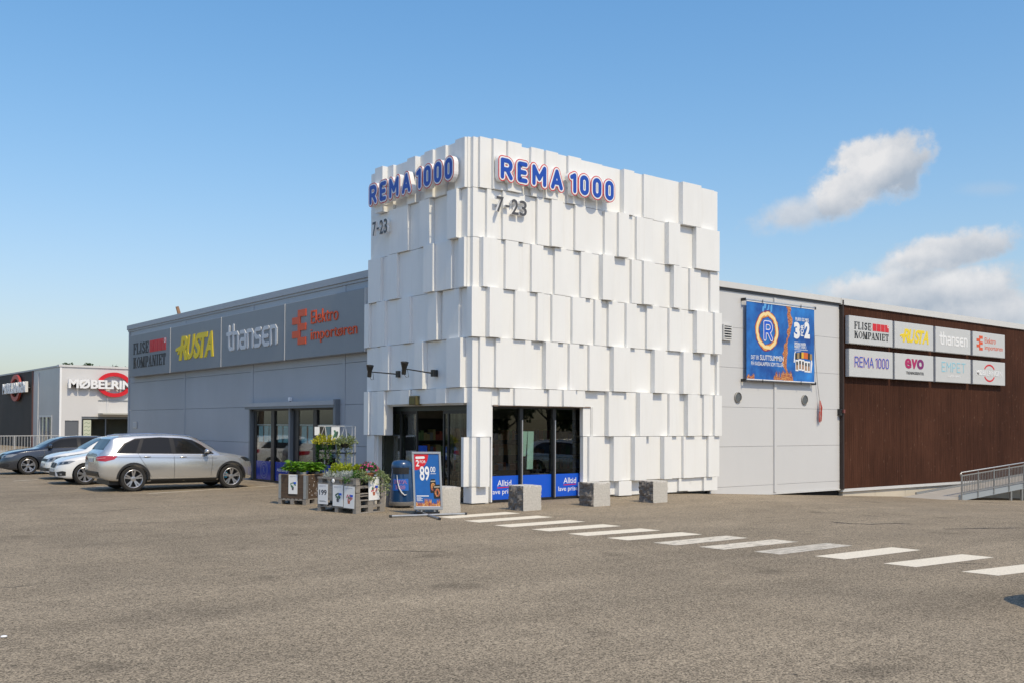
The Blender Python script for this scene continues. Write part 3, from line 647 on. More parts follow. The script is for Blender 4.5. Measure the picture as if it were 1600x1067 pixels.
def logo(kind, fr, w, h, c, thick, o, shade=False):
    """lettering parts, in board coordinates 0..w, 0..h, standing proud of the board face c"""
    c1 = c+thick; R = lambda mb, nm: mb.build(nm, o)
    if kind == 'tiles':
        mb = MB(); stencil(mb, fr, w*.11, h*.53, w*.49, h*.80, c, c1, BLACKS, 'FLISE'); stencil(mb, fr, w*.11, h*.20, w*.90, h*.46, c, c1, BLACKS, 'KOMPANIET'); R(mb, 'lettering')
        mb = MB()
        for i in range(4): mb.fbox(fr, w*(.525+.097*i), w*(.525+.097*i+.087), h*.53, h*.80, c, c1, RED)
        R(mb, 'red_tile_mark'); R(MB().fstroke(fr, arc(w*.885, h*.745, .016*w, .016*w, 0, 330, 12), .004*w, c1, c1+.003, WHITES, closed=True), 'round_dot')
    elif kind == 'yellow':
        mb = MB(); x0, x1 = (.16, .87); y0, y1 = (.24, .76)
        lx = [(.05, .29, 'R'), (.27, .50, 'U'), (.47, .68, 'S'), (.62, .85, 'T'), (.76, 1.0, 'A')]
        for a, b, ch in lx: mb.ftext(fr, ch, w*(x0+(x1-x0)*a), h*y0, w*(x0+(x1-x0)*b), h*y1, c, c1+ord(ch) % 5*.0008, YELLOW, bold=.035, shear=.28)
        mb.fstroke(fr, [(w*(x0-.02), h*.48), (w*(x0+.08), h*.53), (w*(x0+.17), h*.51)], h*.035, c, c1+.005, YELLOW)
        mb.fstroke(fr, [(w*(x0+.02), h*.40), (w*(x0+.06), h*.49)], h*.03, c, c1+.006, YELLOW); R(mb, 'lettering')
    elif kind == 'thansen':
        mb = MB(); m = mat('shaded_white_letter', (.58, .60, .63), .4) if shade else WHITES; x = w*.11; H = h*.30; b = h*.33; hw = .038*h; t = .0008  # shade put into the colour: duller copy of the white letters
        def st(pts, k=0, cl=False): mb.fstroke(fr, [(x+px*H, b+py*H) for px, py in pts], hw, c, c1+k*t, m, closed=cl)
        sc = w*.79/(7.0*H)
        X = lambda L: [(p[0]*sc, p[1]) for p in L]
        st(X([(.3, 1.45), (.3, .2), (.42, .03), (.7, 0)])); st(X([(0, 1.0), (.65, 1.0)]), 1); x += .95*H*sc
        st(X([(0, 1.5), (0, 0)])); st(X([(0, .9), (.15, 1), (.55, 1), (.7, .85), (.7, 0)]), 1); x += 1.05*H*sc
        st(X([(.05, 1), (.55, 1), (.7, .85), (.7, 0)])); st(X([(.7, .52), (.15, .52), (0, .4), (0, .12), (.15, 0), (.7, 0)]), 1); x += 1.05*H*sc
        st(X([(0, 0), (0, 1)])); st(X([(0, .9), (.15, 1), (.55, 1), (.7, .85), (.7, 0)]), 1); x += 1.05*H*sc
        st(X([(.7, 1), (.15, 1), (0, .88), (0, .65), (.15, .52), (.55, .52), (.7, .4), (.7, .14), (.55, 0), (0, 0)])); x += 1.05*H*sc
        st(X([(.7, 1), (.2, 1), (0, .8), (0, .2), (.2, 0), (.7, 0)])); st(X([(0, .5), (.6, .5)]), 1); x += 1.05*H*sc
        st(X([(0, 0), (0, 1)])); st(X([(0, .9), (.15, 1), (.55, 1), (.7, .85), (.7, 0)]), 1); R(mb, 'lettering')
    elif kind == 'orange':
        mb = MB(); x0, q, u = .11*w, .098*w*.82, .118*h*1.02
        y = .24*h
        for i in range(5):
            a = x0+(q*.95 if i % 2 == 0 else 0); mb.fbox(fr, a, a+q*1.35, y+i*u, y+(i+1)*u, c, c1+.001*(i % 2), ORANGE)
        R(mb, 'step_mark')
        mb = MB(); mb.ftext(fr, 'Elektro', w*.36, h*.56, w*.70, h*.79, c, c1, ORANGE, bold=-.004); R(mb, 'lettering'); mb = MB(); mb.ftext(fr, 'importøren', w*.36, h*.23, w*.92, h*.47, c, c1, ORANGE, bold=-.004); R(mb, 'lettering')
    elif kind == 'rema':
        mb = MB(); H = h*.34; x = w*.12; b = h*.38; adv = 0; tot = sum(.24 if ch == ' ' else GL[ch][0]+.30 for ch in 'REMA 1000')-.30; k = w*.77/(tot*H)
        for pas, (hf, mm, cc) in enumerate(((.125*H, mat('pink_edge', (.6, .25, .28), .4), c1-.002), (.095*H, WHITES, c1), (.07*H, mat('letter_blue', (.012, .07, .42), .35), c1+.003))):
            x = w*.12
            for ch in 'REMA 1000':
                if ch == ' ': x += .24*H*k; continue
                glyph(mb, ch, Frame(fr.p(x, b), fr.u*1, fr.v), 0, 0, H, hf, c, cc, mm); x += (GL[ch][0]+.30)*H*k
        R(mb, 'lettering')
    elif kind == 'evo':
        mb = MB(); mb.ftext(fr, 'e', w*.25, h*.44, w*.415, h*.83, c, c1, MAGENTA, bold=.035); mb.ftext(fr, 'v', w*.42, h*.44, w*.575, h*.82, c, c1+.001, MAGENTA, bold=.035, shear=.1); mb.ftext(fr, 'o', w*.56, h*.44, w*.74, h*.83, c, c1+.002, mat('sign_purple', (.21, .012, .14), .4), bold=.035); R(mb, 'lettering')
        R(MB().ftext(fr, 'TRENINGSSENTER', w*.28, h*.22, w*.74, h*.33, c, c1, GREYS, bold=.02), 'small_lettering')
    elif kind == 'empet':
        mb = MB(); x = w*.17; H = h*.36; b = h*.44; hw = .022*h; k = w*.66/(4.62*H)
        def st(pts, e=0): mb.fstroke(fr, [(x+px*H*k, b+py*H) for px, py in pts], hw, c, c1+e*.0008, SKYB)
        for ch in 'EMPET':
            if ch == 'E': st([(0, 0), (0, 1)]); st([(0, 1), (.6, 1)], 1); st([(0, .5), (.5, .5)], 2); st([(0, 0), (.6, 0)], 3); x += .95*H*k
            if ch == 'M': st([(0, 0), (0, 1)]); st([(0, 1), (.4, .45)], 1); st([(.4, .45), (.8, 1)], 2); st([(.8, 1), (.8, 0)], 3); x += 1.15*H*k
            if ch == 'P': st([(0, 0), (0, 1)]); st([(0, 1), (.4, 1), (.56, .85), (.56, .62), (.4, .46), (0, .46)], 1); x += .9*H*k
            if ch == 'T': st([(.35, 0), (.35, 1)]); st([(0, 1), (.7, 1)], 1)
        R(mb, 'lettering'); R(MB().ftext(fr, 'SUPER LAVT', w*.33, h*.22, w*.70, h*.31, c, c1, WHITES, bold=.01), 'small_lettering')
    elif kind == 'ring':
        mb = MB(); rx, ry = w*.17, h*.34; cx, cy = w*.5, h*.5
        mb.fstroke(fr, arc(cx, cy, rx, ry, 28, 152, 16), .034*h, c, c1, RED, caps=False); mb.fstroke(fr, arc(cx, cy, rx, ry, 208, 332, 16), .034*h, c, c1, RED, caps=False); R(mb, 'red_ring')
        R(MB().ftext(fr, 'MØBELRINGEN', w*.10, h*.39, w*.90, h*.60, c, c1+.004, WHITES, bold=.012), 'lettering')
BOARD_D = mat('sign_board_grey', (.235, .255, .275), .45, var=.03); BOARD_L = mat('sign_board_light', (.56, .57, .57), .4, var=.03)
def sign_board(fr0, a0, a1, b0, b1, d0, d1, kind, label, group, board, name='sign_board', thick=.012, shade=False):
    o = thing(name, label, 'sign', fr0.p((a0+a1)/2, b0, d0), 0, group); fr = Frame(fr0.p(a0, b0, d1)-o.location, fr0.u, fr0.v); w, h = a1-a0, b1-b0
    MB().bevbox(fr, 0, w, 0, h, d0-d1, 0, board, .012).build('board', o)
    if shade: MB().fbox(fr, w+.002, w+.028, .0, h, d0-d1, .012, TRIML).build('sunlit_edge_strip', o)  # pale strip stands in for the sunlit side edge of the board
    logo(kind, fr, w, h, .0005, thick, o, shade)
    return o
ED = [25.28, 20.24, 15.13, 10.02, 5.0]; kinds = ['tiles', 'yellow', 'thansen', 'orange']
LBL = {'tiles': 'black lettering and four red tiles', 'yellow': 'slanted yellow lettering', 'thansen': 'thin pale rounded lettering', 'orange': 'orange stepped mark and lettering', 'rema': 'blue outlined supermarket lettering', 'evo': 'fat magenta and purple lettering', 'empet': 'thin light blue capitals', 'ring': 'white lettering across a red ring'}
for i, k in enumerate(kinds):
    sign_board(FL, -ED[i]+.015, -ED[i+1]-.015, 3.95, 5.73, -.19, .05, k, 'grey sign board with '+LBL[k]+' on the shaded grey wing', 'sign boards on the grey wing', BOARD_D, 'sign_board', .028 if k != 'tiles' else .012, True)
for y in ED[1:-1]:
    pass
SX = [15.96, 18.70, 18.84, 21.52, 21.70, 24.37, 24.56, 27.25]
for r, row in enumerate((['tiles', 'yellow', 'thansen', 'orange'], ['rema', 'evo', 'empet', 'ring'])):
    for i, k in enumerate(row):
        b0, b1 = ((4.755, 5.70), (3.63, 4.575))[r]
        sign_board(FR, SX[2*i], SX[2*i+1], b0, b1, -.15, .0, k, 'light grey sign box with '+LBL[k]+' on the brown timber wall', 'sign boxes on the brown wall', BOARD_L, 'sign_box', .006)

# ================================================================== right wing: light grey wall then brown timber wall
ext = thing('store_wing', 'low store wing with light grey panels then dark brown timber cladding, right of the tower', 'building', (12, .25, 0)); FX = Frame((-12, 0, 0), (1, 0, 0), (0, 0, 1))
mb = MB(); rz = [-.2, .07, 1.29, 2.5, 3.71, 4.92, 6.02]
for a, b in ((9.0, 12.12), (12.12, 15.75)):
    for j in range(6): mb.fbox(FX, a+.008, b-.008, rz[j]+.004, rz[j+1]-.004, -.1, 0, GREYR)
mb.fbox(FX, 9.0, 15.75, -.2, 6.02, -.2, -.102, JOINT); mb.build('wall', ext)
mb = MB(); mb.fbox(FX, 12.08, 12.20, -.18, 5.98, .002, .05, GREYR); mb.fbox(FX, 9.06, 15.74, -.24, -.2, -.1, .03, TRIML); mb.build('cover_strip', ext)
mb = MB(); mb.fbox(FX, 9.06, 15.70, 6.10, 6.28, -.4, .10, TRIML); mb.fbox(FX, 9.06, 15.70, 6.02, 6.10, -.1, .03, JOINT); mb.fbox(FX, 15.70, 50, 6.06, 6.28, -.4, .12, TRIML); mb.build('roof_edge', ext)
def timber():
    m = bpy.data.materials.new('brown_timber'); m.use_nodes = True; nt = m.node_tree; b = nt.nodes['Principled BSDF']; L = nt.links.new
    b.inputs['Roughness'].default_value = .75; b.inputs['Specular IOR Level'].default_value = .08
    tc = nd(nt, 'ShaderNodeTexCoord'); P = tc.outputs['Object']; sp = nd(nt, 'ShaderNodeSeparateXYZ'); L(P, sp.inputs[0])
    def math_(op, a, v): n = nd(nt, 'ShaderNodeMath', operation=op); L(a, n.inputs[0]); n.inputs[1].default_value = v; return n.outputs[0]
    t = math_('MULTIPLY', sp.outputs['X'], 1/.125); fl = math_('FLOOR', t, 0); fr = math_('FRACT', t, 0)
    wn = nd(nt, 'ShaderNodeTexWhiteNoise', noise_dimensions='1D'); L(fl, wn.inputs['W'])
    mp = nd(nt, 'ShaderNodeMapping'); mp.inputs['Scale'].default_value = (9, 9, .45); L(P, mp.inputs['Vector'])
    n1 = nd(nt, 'ShaderNodeTexNoise', Scale=2.0, Detail=6.0, Roughness=.65); L(mp.outputs[0], n1.inputs['Vector'])
    n2 = nd(nt, 'ShaderNodeTexNoise', Scale=.35, Detail=3.0); L(P, n2.inputs['Vector'])
    def rng(f, a, c, lo, hi): n = nd(nt, 'ShaderNodeMapRange'); n.inputs[1].default_value = a; n.inputs[2].default_value = c; n.inputs[3].default_value = lo; n.inputs[4].default_value = hi; L(f, n.inputs[0]); return n.outputs[0]
    def mul(a, c): n = nd(nt, 'ShaderNodeMath', operation='MULTIPLY'); L(a, n.inputs[0]); L(c, n.inputs[1]); return n.outputs[0]
    f = mul(mul(rng(wn.outputs[0], 0, 1, .90, 1.08), rng(n1.outputs[0], .3, .7, .66, 1.36)), rng(n2.outputs[0], .35, .65, .78, 1.14))
    gap = rng(fr, .93, .95, 1.0, .30); f = mul(f, gap)
    # resin flecks and knots: short pale vertical marks
    mp2 = nd(nt, 'ShaderNodeMapping'); mp2.inputs['Scale'].default_value = (3.2, 3.2, .8); L(P, mp2.inputs['Vector'])
    vo = nd(nt, 'ShaderNodeTexVoronoi', Scale=2.4); L(mp2.outputs[0], vo.inputs['Vector'])
    fleck = rng(vo.outputs['Distance'], .06, .12, 1.0, 0.0)
    sc = nd(nt, 'ShaderNodeVectorMath', operation='SCALE'); sc.inputs[0].default_value = (.066, .0275, .0165); L(f, sc.inputs['Scale'])
    mx = nd(nt, 'ShaderNodeMix', data_type='RGBA'); fk = math_('MULTIPLY', fleck, .55); L(fk, mx.inputs[0]); L(sc.outputs[0], mx.inputs[6]); mx.inputs[7].default_value = (.20, .12, .085, 1)
    L(mx.outputs[2], b.inputs['Base Color'])
    bp = nd(nt, 'ShaderNodeBump', Strength=.6, Distance=.012); L(gap, bp.inputs['Height']); L(bp.outputs[0], b.inputs['Normal'])
    return m
TIMBER = timber()
tw = MB().fbox(FX, 15.84, 50, -.20, 6.055, -.1, .06, TIMBER).build('timber_wall', ext); tw['label'] = 'dark brown vertical timber cladding'
MB().fbox(FX, 15.755, 15.835, -.22, 6.22, -.1, .13, mat('dark_corner', (.03, .018, .015), .6)).build('corner_post', ext)
MB().fbox(FX, 15.8, 50, -.30, -.202, -.1, .10, TRIML).build('base_flashing', ext)
mb = MB(); cream = mat('cream_plinth', (.58, .52, .42), .8, var=.06, vscale=1.5)
x = 15.9
while x < 50: mb.fbox(FX, x+.006, x+2.0-.006, -2.6, -.302, -.2, .02, cream); x += 2.0
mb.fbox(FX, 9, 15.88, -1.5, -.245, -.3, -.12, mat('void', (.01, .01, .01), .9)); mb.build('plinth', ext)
MB().box(-2.8, 38, -.02+.03, .3, -2.6, 6.05, TRIM) if False else None
mb = MB(); mb.box(-2.9, 38, .25, 12, 5.9, 6.04, TRIM); mb.build('roof', ext)
# wall fittings
def louvre():
    o = thing('louvre_vent', 'small square white louvred vent on the light grey wall next to the tower', 'vent', (9.74, .25, 4.50)); mb = MB(); f = Frame((0, 0, 0), (1, 0, 0), (0, 0, 1))
    w, h = .42, .48; mb.fbox(f, -w/2, w/2, 0, .04, .002, .09, TRIML); mb.fbox(f, -w/2, w/2, h-.04, h, .002, .09, TRIML); mb.fbox(f, -w/2, -w/2+.04, .04, h-.04, .002, .09, TRIML); mb.fbox(f, w/2-.04, w/2, .04, h-.04, .002, .09, TRIML); mb.fbox(f, -w/2, w/2, 0, h, .001, .002, DARKF); mb.build('vent_frame', o)
    mb = MB()
    for i in range(5): z = .06+i*.078; mb.box8([f.p(-w/2+.04, z, .10), f.p(w/2-.04, z, .10), f.p(w/2-.04, z+.01, .10), f.p(-w/2+.04, z+.01, .10), f.p(-w/2+.04, z+.05, .02), f.p(w/2-.04, z+.05, .02), f.p(w/2-.04, z+.06, .02), f.p(-w/2+.04, z+.06, .02)], TRIML)
    mb.build('slats', o)
louvre()
for X, Z, l in ((10.30, 2.80, 'round grey mesh vent on the light grey wall, the left one below the banner'), (13.73, 2.79, 'round grey mesh vent on the light grey wall, the right one below the banner')):
    o = thing('round_vent', l, 'vent', (X, .25, Z), 0, 'round vents on the light grey wall'); MB().lathe([(.165, 0), (.165, .04), (.15, .05), (.14, .04)], mat('vent_metal', (.30, .29, .27), .5, .3), (0, 0, 0), (0, -1, 0), 24, True, False).build('vent_ring', o, smooth=40)
    mb = MB(); mb.lathe([(.14, .012), (.001, .012)], DARKF, (0, 0, 0), (0, -1, 0), 24, False, False)
    for i in range(-6, 7): q = sqrt(.14**2-(i*.02)**2); mb.box(-q, q, -.03, -.02, i*.02-.005, i*.02+.005, STEEL)
    mb.build('vent_mesh', o)
# banner
bo = thing('advert_banner', 'large blue advertising banner with a burning ring and 3 FOR 2 on the grey wall', 'banner', (12.3, .1, 3.3)); fb = Frame(V((10.55, .1, 3.38))-bo.location, (1, 0, 0), (0, 0, 1)); BWid, BH = 3.53, 2.37
def fire_mat(name):
    m = bpy.data.materials.new(name); m.use_nodes = True; nt = m.node_tree; b = nt.nodes['Principled BSDF']; b.inputs['Roughness'].default_value = .5
    tc = nd(nt, 'ShaderNodeTexCoord'); n = nd(nt, 'ShaderNodeTexNoise', Scale=19.0, Detail=7.0, Roughness=.7); nt.links.new(tc.outputs['Object'], n.inputs['Vector'])
    r = nd(nt, 'ShaderNodeValToRGB'); cr = r.color_ramp; cr.elements[0].position = .34; cr.elements[0].color = (.10, .012, .07, 1); cr.elements[1].position = .68; cr.elements[1].color = (.85, .62, .22, 1)
    e = cr.elements.new(.46); e.color = (.36, .09, .045, 1); e = cr.elements.new(.56); e.color = (.62, .28, .08, 1)
    nt.links.new(n.outputs['Fac'], r.inputs[0]); nt.links.new(r.outputs[0], b.inputs['Base Color']); return m
FIRE = fire_mat('fire_print')
def print_blue():
    m = bpy.data.materials.new('banner_print'); m.use_nodes = True; nt = m.node_tree; b = nt.nodes['Principled BSDF']; b.inputs['Roughness'].default_value = .4
    tc = nd(nt, 'ShaderNodeTexCoord'); n = nd(nt, 'ShaderNodeTexNoise', Scale=1.1, Detail=5.0, Roughness=.6); nt.links.new(tc.outputs['Object'], n.inputs['Vector'])
    r = nd(nt, 'ShaderNodeValToRGB'); cr = r.color_ramp; cr.elements[0].position = .36; cr.elements[0].color = (.005, .055, .28, 1); cr.elements[1].position = .72; cr.elements[1].color = (.025, .24, .70, 1)
    nt.links.new(n.outputs['Fac'], r.inputs[0]); nt.links.new(r.outputs[0], b.inputs['Base Color']); return m
mb = MB(); mb.fbox(fb, 0, BWid, 0, BH, -.012, 0, print_blue()); mb.build('fabric', bo)
rr = random.Random(5)
def wob(n, a, seed): q = random.Random(seed); return [q.uniform(-a, a) for _ in range(n)]
mb = MB(); N = 26; left = []; right = []; J = wob(N, .05, 1); K = wob(N, .05, 2)
for i in range(N):
    t = i/(N-1); y = BH*(1-t); xc = BWid*(.595+.035*sin(t*7)-.02*t); hw = .085+.03*sin(t*11)+(.25 if t > .9 else 0)*(t-.9)*8
    left.append((xc-hw+J[i], y*.998+.002)); right.append((xc+hw+K[i], y*.998+.002))
for i in range(N-1): mb.add([fb.p(*left[i], .002), fb.p(*left[i+1], .002), fb.p(*right[i+1], .002), fb.p(*right[i], .002)], [(0, 1, 2, 3)], FIRE)
def tongues(x0, x1, hmax, seed, fr, c, m, y0=.01):
    q = random.Random(seed); n = max(8, int((x1-x0)/.04)); tops = [y0+hmax*(.25+.75*q.random())*(.35+.65*abs(sin(i*.37+seed))) for i in range(n+1)]
    for i in range(n):
        a, b = x0+(x1-x0)*i/n, x0+(x1-x0)*(i+1)/n
        mb.add([fr.p(a, y0, c), fr.p(b, y0, c), fr.p(b, tops[i+1]*.8, c), fr.p((a+b)/2, max(tops[i], tops[i+1])*1.15, c), fr.p(a, tops[i]*.8, c)], [(0, 1, 2, 3, 4)], m)
mb.build('fire_picture', bo, recalc=False); mb = MB(); tongues(1.35, 2.36, .36, 3, fb, .0035, FIRE); mb.build('flame_picture', bo, recalc=False); mb = MB(); tongues(.01, .38, .24, 4, fb, .0035, FIRE); mb.build('flame_picture', bo, recalc=False)
mb = MB(); cx, cy, rx, ry = 1.02, 1.52, .50, .53
for hw, cc, mm, sd, a in ((.13, .002, mat('print_purple', (.16, .02, .12), .45), 8, .05), (.095, .004, mat('print_amber', (.72, .30, .05), .45), 9, .045), (.062, .006, mat('print_cream', (.86, .68, .34), .45), 10, .05)):
    J = wob(40, a, sd); L = []
    for i in range(40): t = 2*pi*i/40; L.append((cx+(rx+J[i]*.6)*cos(t), cy+(ry+J[(i*7) % 40]*.6)*sin(t)))
    mb.fstroke(fb, L, hw*.85, .001, cc, mm, closed=True)
for i in range(14): a = cx-.22+.45*rr.random(); b = 2.02+.25*rr.random(); mb.fstroke(fb, [(a, b), (a+.02, b+.1)], .035*rr.random()+.01, .0005, .0012+.0001*i, mat('print_lightblue', (.10, .36, .72), .5))
mb.build('burning_ring', bo)
mb = MB(); glyph(mb, 'R', fb, .90, 1.27, .50, .085, .001, .008, mat('print_violet', (.12, .10, .5), .4)); glyph(mb, 'R', fb, .90, 1.27, .50, .072, .001, .010, WHITES); glyph(mb, 'R', fb, .90, 1.27, .50, .045, .001, .012, BLUE); mb.build('ring_letter', bo)
mb = MB(); Tb = lambda s, a0, b0, a1, b1, bold=.02: mb.ftext(fb, s, a0, b0, a1, b1, .001, .004, WHITES, bold=bold)
Tb('DET ER', .22, .615, .60, .735, .0); Tb('SLUTTSUMMEN', .66, .605, 1.86, .765, .004); Tb('PÅ KASSALAPPEN SOM TELLER', .22, .43, 1.86, .585, .0)
Tb('PLUKK OG MIKS', 2.50, 1.94, 3.22, 2.05); Tb('3', 2.42, 1.36, 2.74, 1.90, .06); Tb('2', 2.98, 1.40, 3.28, 1.94, .06)
f90 = Frame(fb.p(2.94, 1.46), fb.v, -fb.u); mb.ftext(f90, 'FOR', 0, 0, .38, .16, .001, .004, WHITES, bold=.03)
Tb('SPESIALVARER', 2.44, 1.16, 3.06, 1.25); Tb('MERKET 3 FOR 2', 2.44, 1.06, 3.08, 1.15); mb.fbox(fb, 2.44, 3.16, 1.015, 1.03, .001, .004, WHITES); mb.fbox(fb, 2.44, 2.78, .965, .975, .001, .004, WHITES)
mb.build('lettering', bo)
mb = MB(); q = random.Random(12); gc = [mat('pk_%d' % i, c, .45) for i, c in enumerate([(.75, .45, .03), (.65, .14, .02), (.03, .025, .02), (.35, .25, .12), (.5, .3, .08)])]
for i in range(5):
    a = 2.50+i*.16; h = .36; y = .33+.03*sin(i*1.3); mb.fpoly(fb, [(a, y), (a+.15, y), (a+.155, y+h), (a-.005, y+h)], .001, .004+.001*i, WHITES); mb.fbox(fb, a+.03, a+.12, y+.05, y+.2, .004, .0095, mat('pk_brown', (.36, .2, .11), .5)); mb.fbox(fb, a+.03, a+.12, y+.2, y+.31, .004, .0097, gc[2])
for i in range(8):
    a = 2.47+i*.115; y = .70+.05*sin((i+.5)/8*pi); mb.fpoly(fb, [(a, y), (a+.125, y), (a+.12, y+.20), (a+.005, y+.20)], .001, .0045+.0006*i, gc[(2, 3, 2, 0, 1, 1, 2, 3)[i]])
mb.fpoly(fb, [(2.44, .92), (2.52, .95), (2.46, .6), (2.40, .6)], .001, .0035, WHITES); mb.fpoly(fb, [(3.36, .9), (3.42, .6), (3.36, .3), (3.32, .3)], .001, .0035, WHITES)
mb.build('product_picture', bo)
mb = MB(); 
for z, s in ((BH+.05, 1), (-.05, -1)): mb = MB(); mb.cyl(fb.p(-.08, z, .0), fb.p(BWid+.06, z, .0), .026, .026, ALU if s > 0 else mat('rail_dark', (.12, .12, .125), .4, .4), 10); mb.build('rail', bo)
mb = MB()
for a in (-.08, BWid+.05):
    for z in (BH+.05, -.05): mb.fbox(fb, a-.018, a+.018, z-.045, z+.045, -.14, .03, DARKF)
for a in (.75, 2.75):
    for z in (BH+.05, -.05): mb.fbox(fb, a-.012, a+.012, z-.05, z+.05, .036, .045, DARKF)
mb.build('bracket', bo); MB().fbox(fb, 0, BWid, BH+.0, BH+.03, -.01, .012, WHITES).build('hem', bo); MB().fbox(fb, 0, BWid, -.03, 0, -.01, .012, WHITES).build('hem', bo)
# rope
o = thing('hanging_rope', 'thin rope with a tangled red bundle hanging on the wall right of the banner', 'rope', (14.5, .2, 2.5)); ROPE = mat('rope_red', (.42, .05, .035), .8, var=.3, vscale=30)
MB().tube([(-.37, -.04, 3.2), (-.28, -.03, 2.0), (-.13, -.02, .9), (0, -.02, .22)], .010, mat('rope_grey', (.28, .27, .26), .8), 5).build('line', o)
mb = MB(); q = random.Random(8)
for i in range(15):
    x0 = q.uniform(-.05, .05); mb.tube([(x0*.3, -.03, .28), (x0*1.3+q.uniform(-.03, .03), -.05-q.random()*.03, .05), (x0*1.8, -.05, -.18), (x0*1.5+q.uniform(-.02, .10), -.04, -.30-q.random()*.16)], .014, ROPE if i < 11 else mat('rope_white', (.5, .47, .45), .8), 5)
mb.build('bundle', o)
mb = MB(); mb.box(15.62, 15.72, .12, .25, 2.30, 2.52, DARKF).box(15.72, 15.80, .06, .12, 2.38, 2.50, mat('latch_red', (.2, .06, .05), .5)); tag(mb.build('wall_latch'), 'small dark latch at the joint between the light grey and brown walls', 'latch')
# ================================================================== ramp at the right
ramp = thing('access_ramp', 'grey steel wheelchair ramp rising along the brown timber wall at the right edge', 'ramp', (20, -1.78, -.63))
RZ = lambda x: .054*x                                # local rise
def sbar(mb, x0, x1, y0, y1, z0, z1, m): mb.box8([(x0, y0, RZ(x0)+z0), (x1, y0, RZ(x1)+z0), (x1, y1, RZ(x1)+z0), (x0, y1, RZ(x0)+z0), (x0, y0, RZ(x0)+z1), (x1, y0, RZ(x1)+z1), (x1, y1, RZ(x1)+z1), (x0, y1, RZ(x0)+z1)], m)
conc = mat('ramp_deck', (.40, .37, .33), .8, var=.1, vscale=2, bump=.2)
mb = MB(); sbar(mb, -1.2, 14, .06, 1.6, .0, .10, conc); mb.build('deck', ramp)
mb = MB(); sbar(mb, 0, 14, -.02, .055, -.05, .17, mat('channel_paint', (.36, .40, .43), .45, .2)); sbar(mb, 0, 14, 1.62, 1.68, -.05, .17, STEEL); mb.build('side_beam', ramp)
for x in (3.85, 4.75, 7.5, 10.5): MB().box(x-.06, x+.06, -.01, .05, -.6, RZ(x)-.05, STEEL).box(x-.10, x+.10, -.05, .09, -.6, -.585, STEEL).build('leg', ramp)
rl = thing('ramp_railing', 'galvanised railing with vertical bars along the near side of the wheelchair ramp', 'railing', (20, -1.78, -.63))
x = .03
px = []
while x < 14: px.append(x); x += 1.19
for x in px: MB().box(x-.022, x+.022, -.06, -.022, RZ(x)-.02, RZ(x)+.90, STEEL).build('post', rl)
mb = MB(); mb.tube([(-.02, -.04, .84), (-.06, -.05, .90), (0, -.05, .955), (14, -.05, .955+RZ(14))], .024, STEEL, 8); mb.build('handrail', rl, smooth=40)
mb = MB(); sbar(mb, .03, 14, -.055, -.027, .82, .86, STEEL); sbar(mb, .03, 14, -.055, -.027, .20, .235, STEEL); mb.build('cross_rail', rl)
mb = MB(); x = .12
while x < 14:
    if min(abs(x-p) for p in px) > .04: mb.box(x-.008, x+.008, -.049, -.033, RZ(x)+.235, RZ(x)+.82, STEEL)
    x += .118
mb.build('bar_infill', rl)

# ================================================================== furniture store at the back left
B2 = V((5.8, 59.5, 0))
b2 = thing('furniture_store', 'white and dark store building in the left background beyond the parked cars', 'building', B2)
F2R = Frame((0, 0, 0), (1, 0, 0), (0, 0, 1)); F2L = Frame((0, 0, 0), (0, -1, 0), (0, 0, 1)); Hh = 6.15
WH2 = ribbed_mat('pale_panel', (.62, .61, .60), 'z', .3, .08, .45, .03)
mb = MB()
mb.fbox(F2R, 0, .38, 0, Hh, -.2, 0, WH2); mb.fbox(F2R, .38, 1.36, 2.15, Hh, -.2, 0, WH2); mb.fbox(F2R, 1.36, 1.56, 0, Hh, -.2, 0, WH2); mb.fbox(F2R, 1.56, 9, 2.45, Hh, -.2, 0, WH2); mb.fbox(F2R, 9, 26, 0, Hh, -.2, 0, WH2); mb.build('front_wall', b2)
mb = MB(); mb.fbox(F2L, -2.1, -.205, 0, Hh, -.2, 0, GREYL); mb.fbox(F2L, -5.95, -2.1, 2.55, Hh, -.2, 0, GREYL); mb.fbox(F2L, -7.9, -5.95, 0, Hh, -.2, 0, GREYL); mb.fbox(F2L, -6.35, -6.2, 0, Hh-.2, .002, .05, TRIML); mb.build('side_wall', b2)
dkt = ribbed_mat('charred_timber', (.030, .024, .020), 'xy', .15, .5, .7, .3, .8, stretch=(1, 1, .3))
MB().fbox(F2L, -60, -8.25, 0, Hh, -.2, .02, dkt).build('timber_wall', b2); MB().fbox(F2L, -8.25, -7.9, 0, Hh, -.2, .04, mat('red_brown_trim', (.16, .06, .04), .7, var=.15)).build('timber_trim', b2)
mb = MB(); mb.fbox(F2R, -.1, 26, Hh, Hh+.15, -.5, .08, TRIML); mb.fbox(F2L, -60, 0, Hh, Hh+.12, -.4, .06, TRIM); mb.box(.4, 26, .5, 60, Hh-.1, Hh+.02, TRIM); mb.fbox(F2R, -.02, .12, 0, Hh, .002, .03, WHITES); mb.build('roof_edge', b2)
d = MB().fbox(F2R, .40, 1.34, .02, 2.13, -.12, -.06, mat('grey_door', (.12, .13, .145), .5)).build('door', b2); MB().fbox(F2R, 1.18, 1.24, .9, 1.05, -.06, .0, ALU).build('handle', d)
w = MB(); w.fbox(F2L, -5.95, -5.75, 0, 2.55, -.15, .03, TRIML); w.fbox(F2L, -2.3, -2.1, 0, 2.55, -.15, .03, TRIML); w.fbox(F2L, -5.75, -2.3, 2.4, 2.55, -.15, .03, TRIML)
for y in (4.7, 3.5): w.fbox(F2L, -y-.04, -y+.04, 0, 2.4, -.15, -.02, TRIM)
w = w.build('window_frame', b2); MB().fbox(F2L, -5.75, -2.3, .02, 2.4, -.12, -.10, GLASS2).build('pane', w)
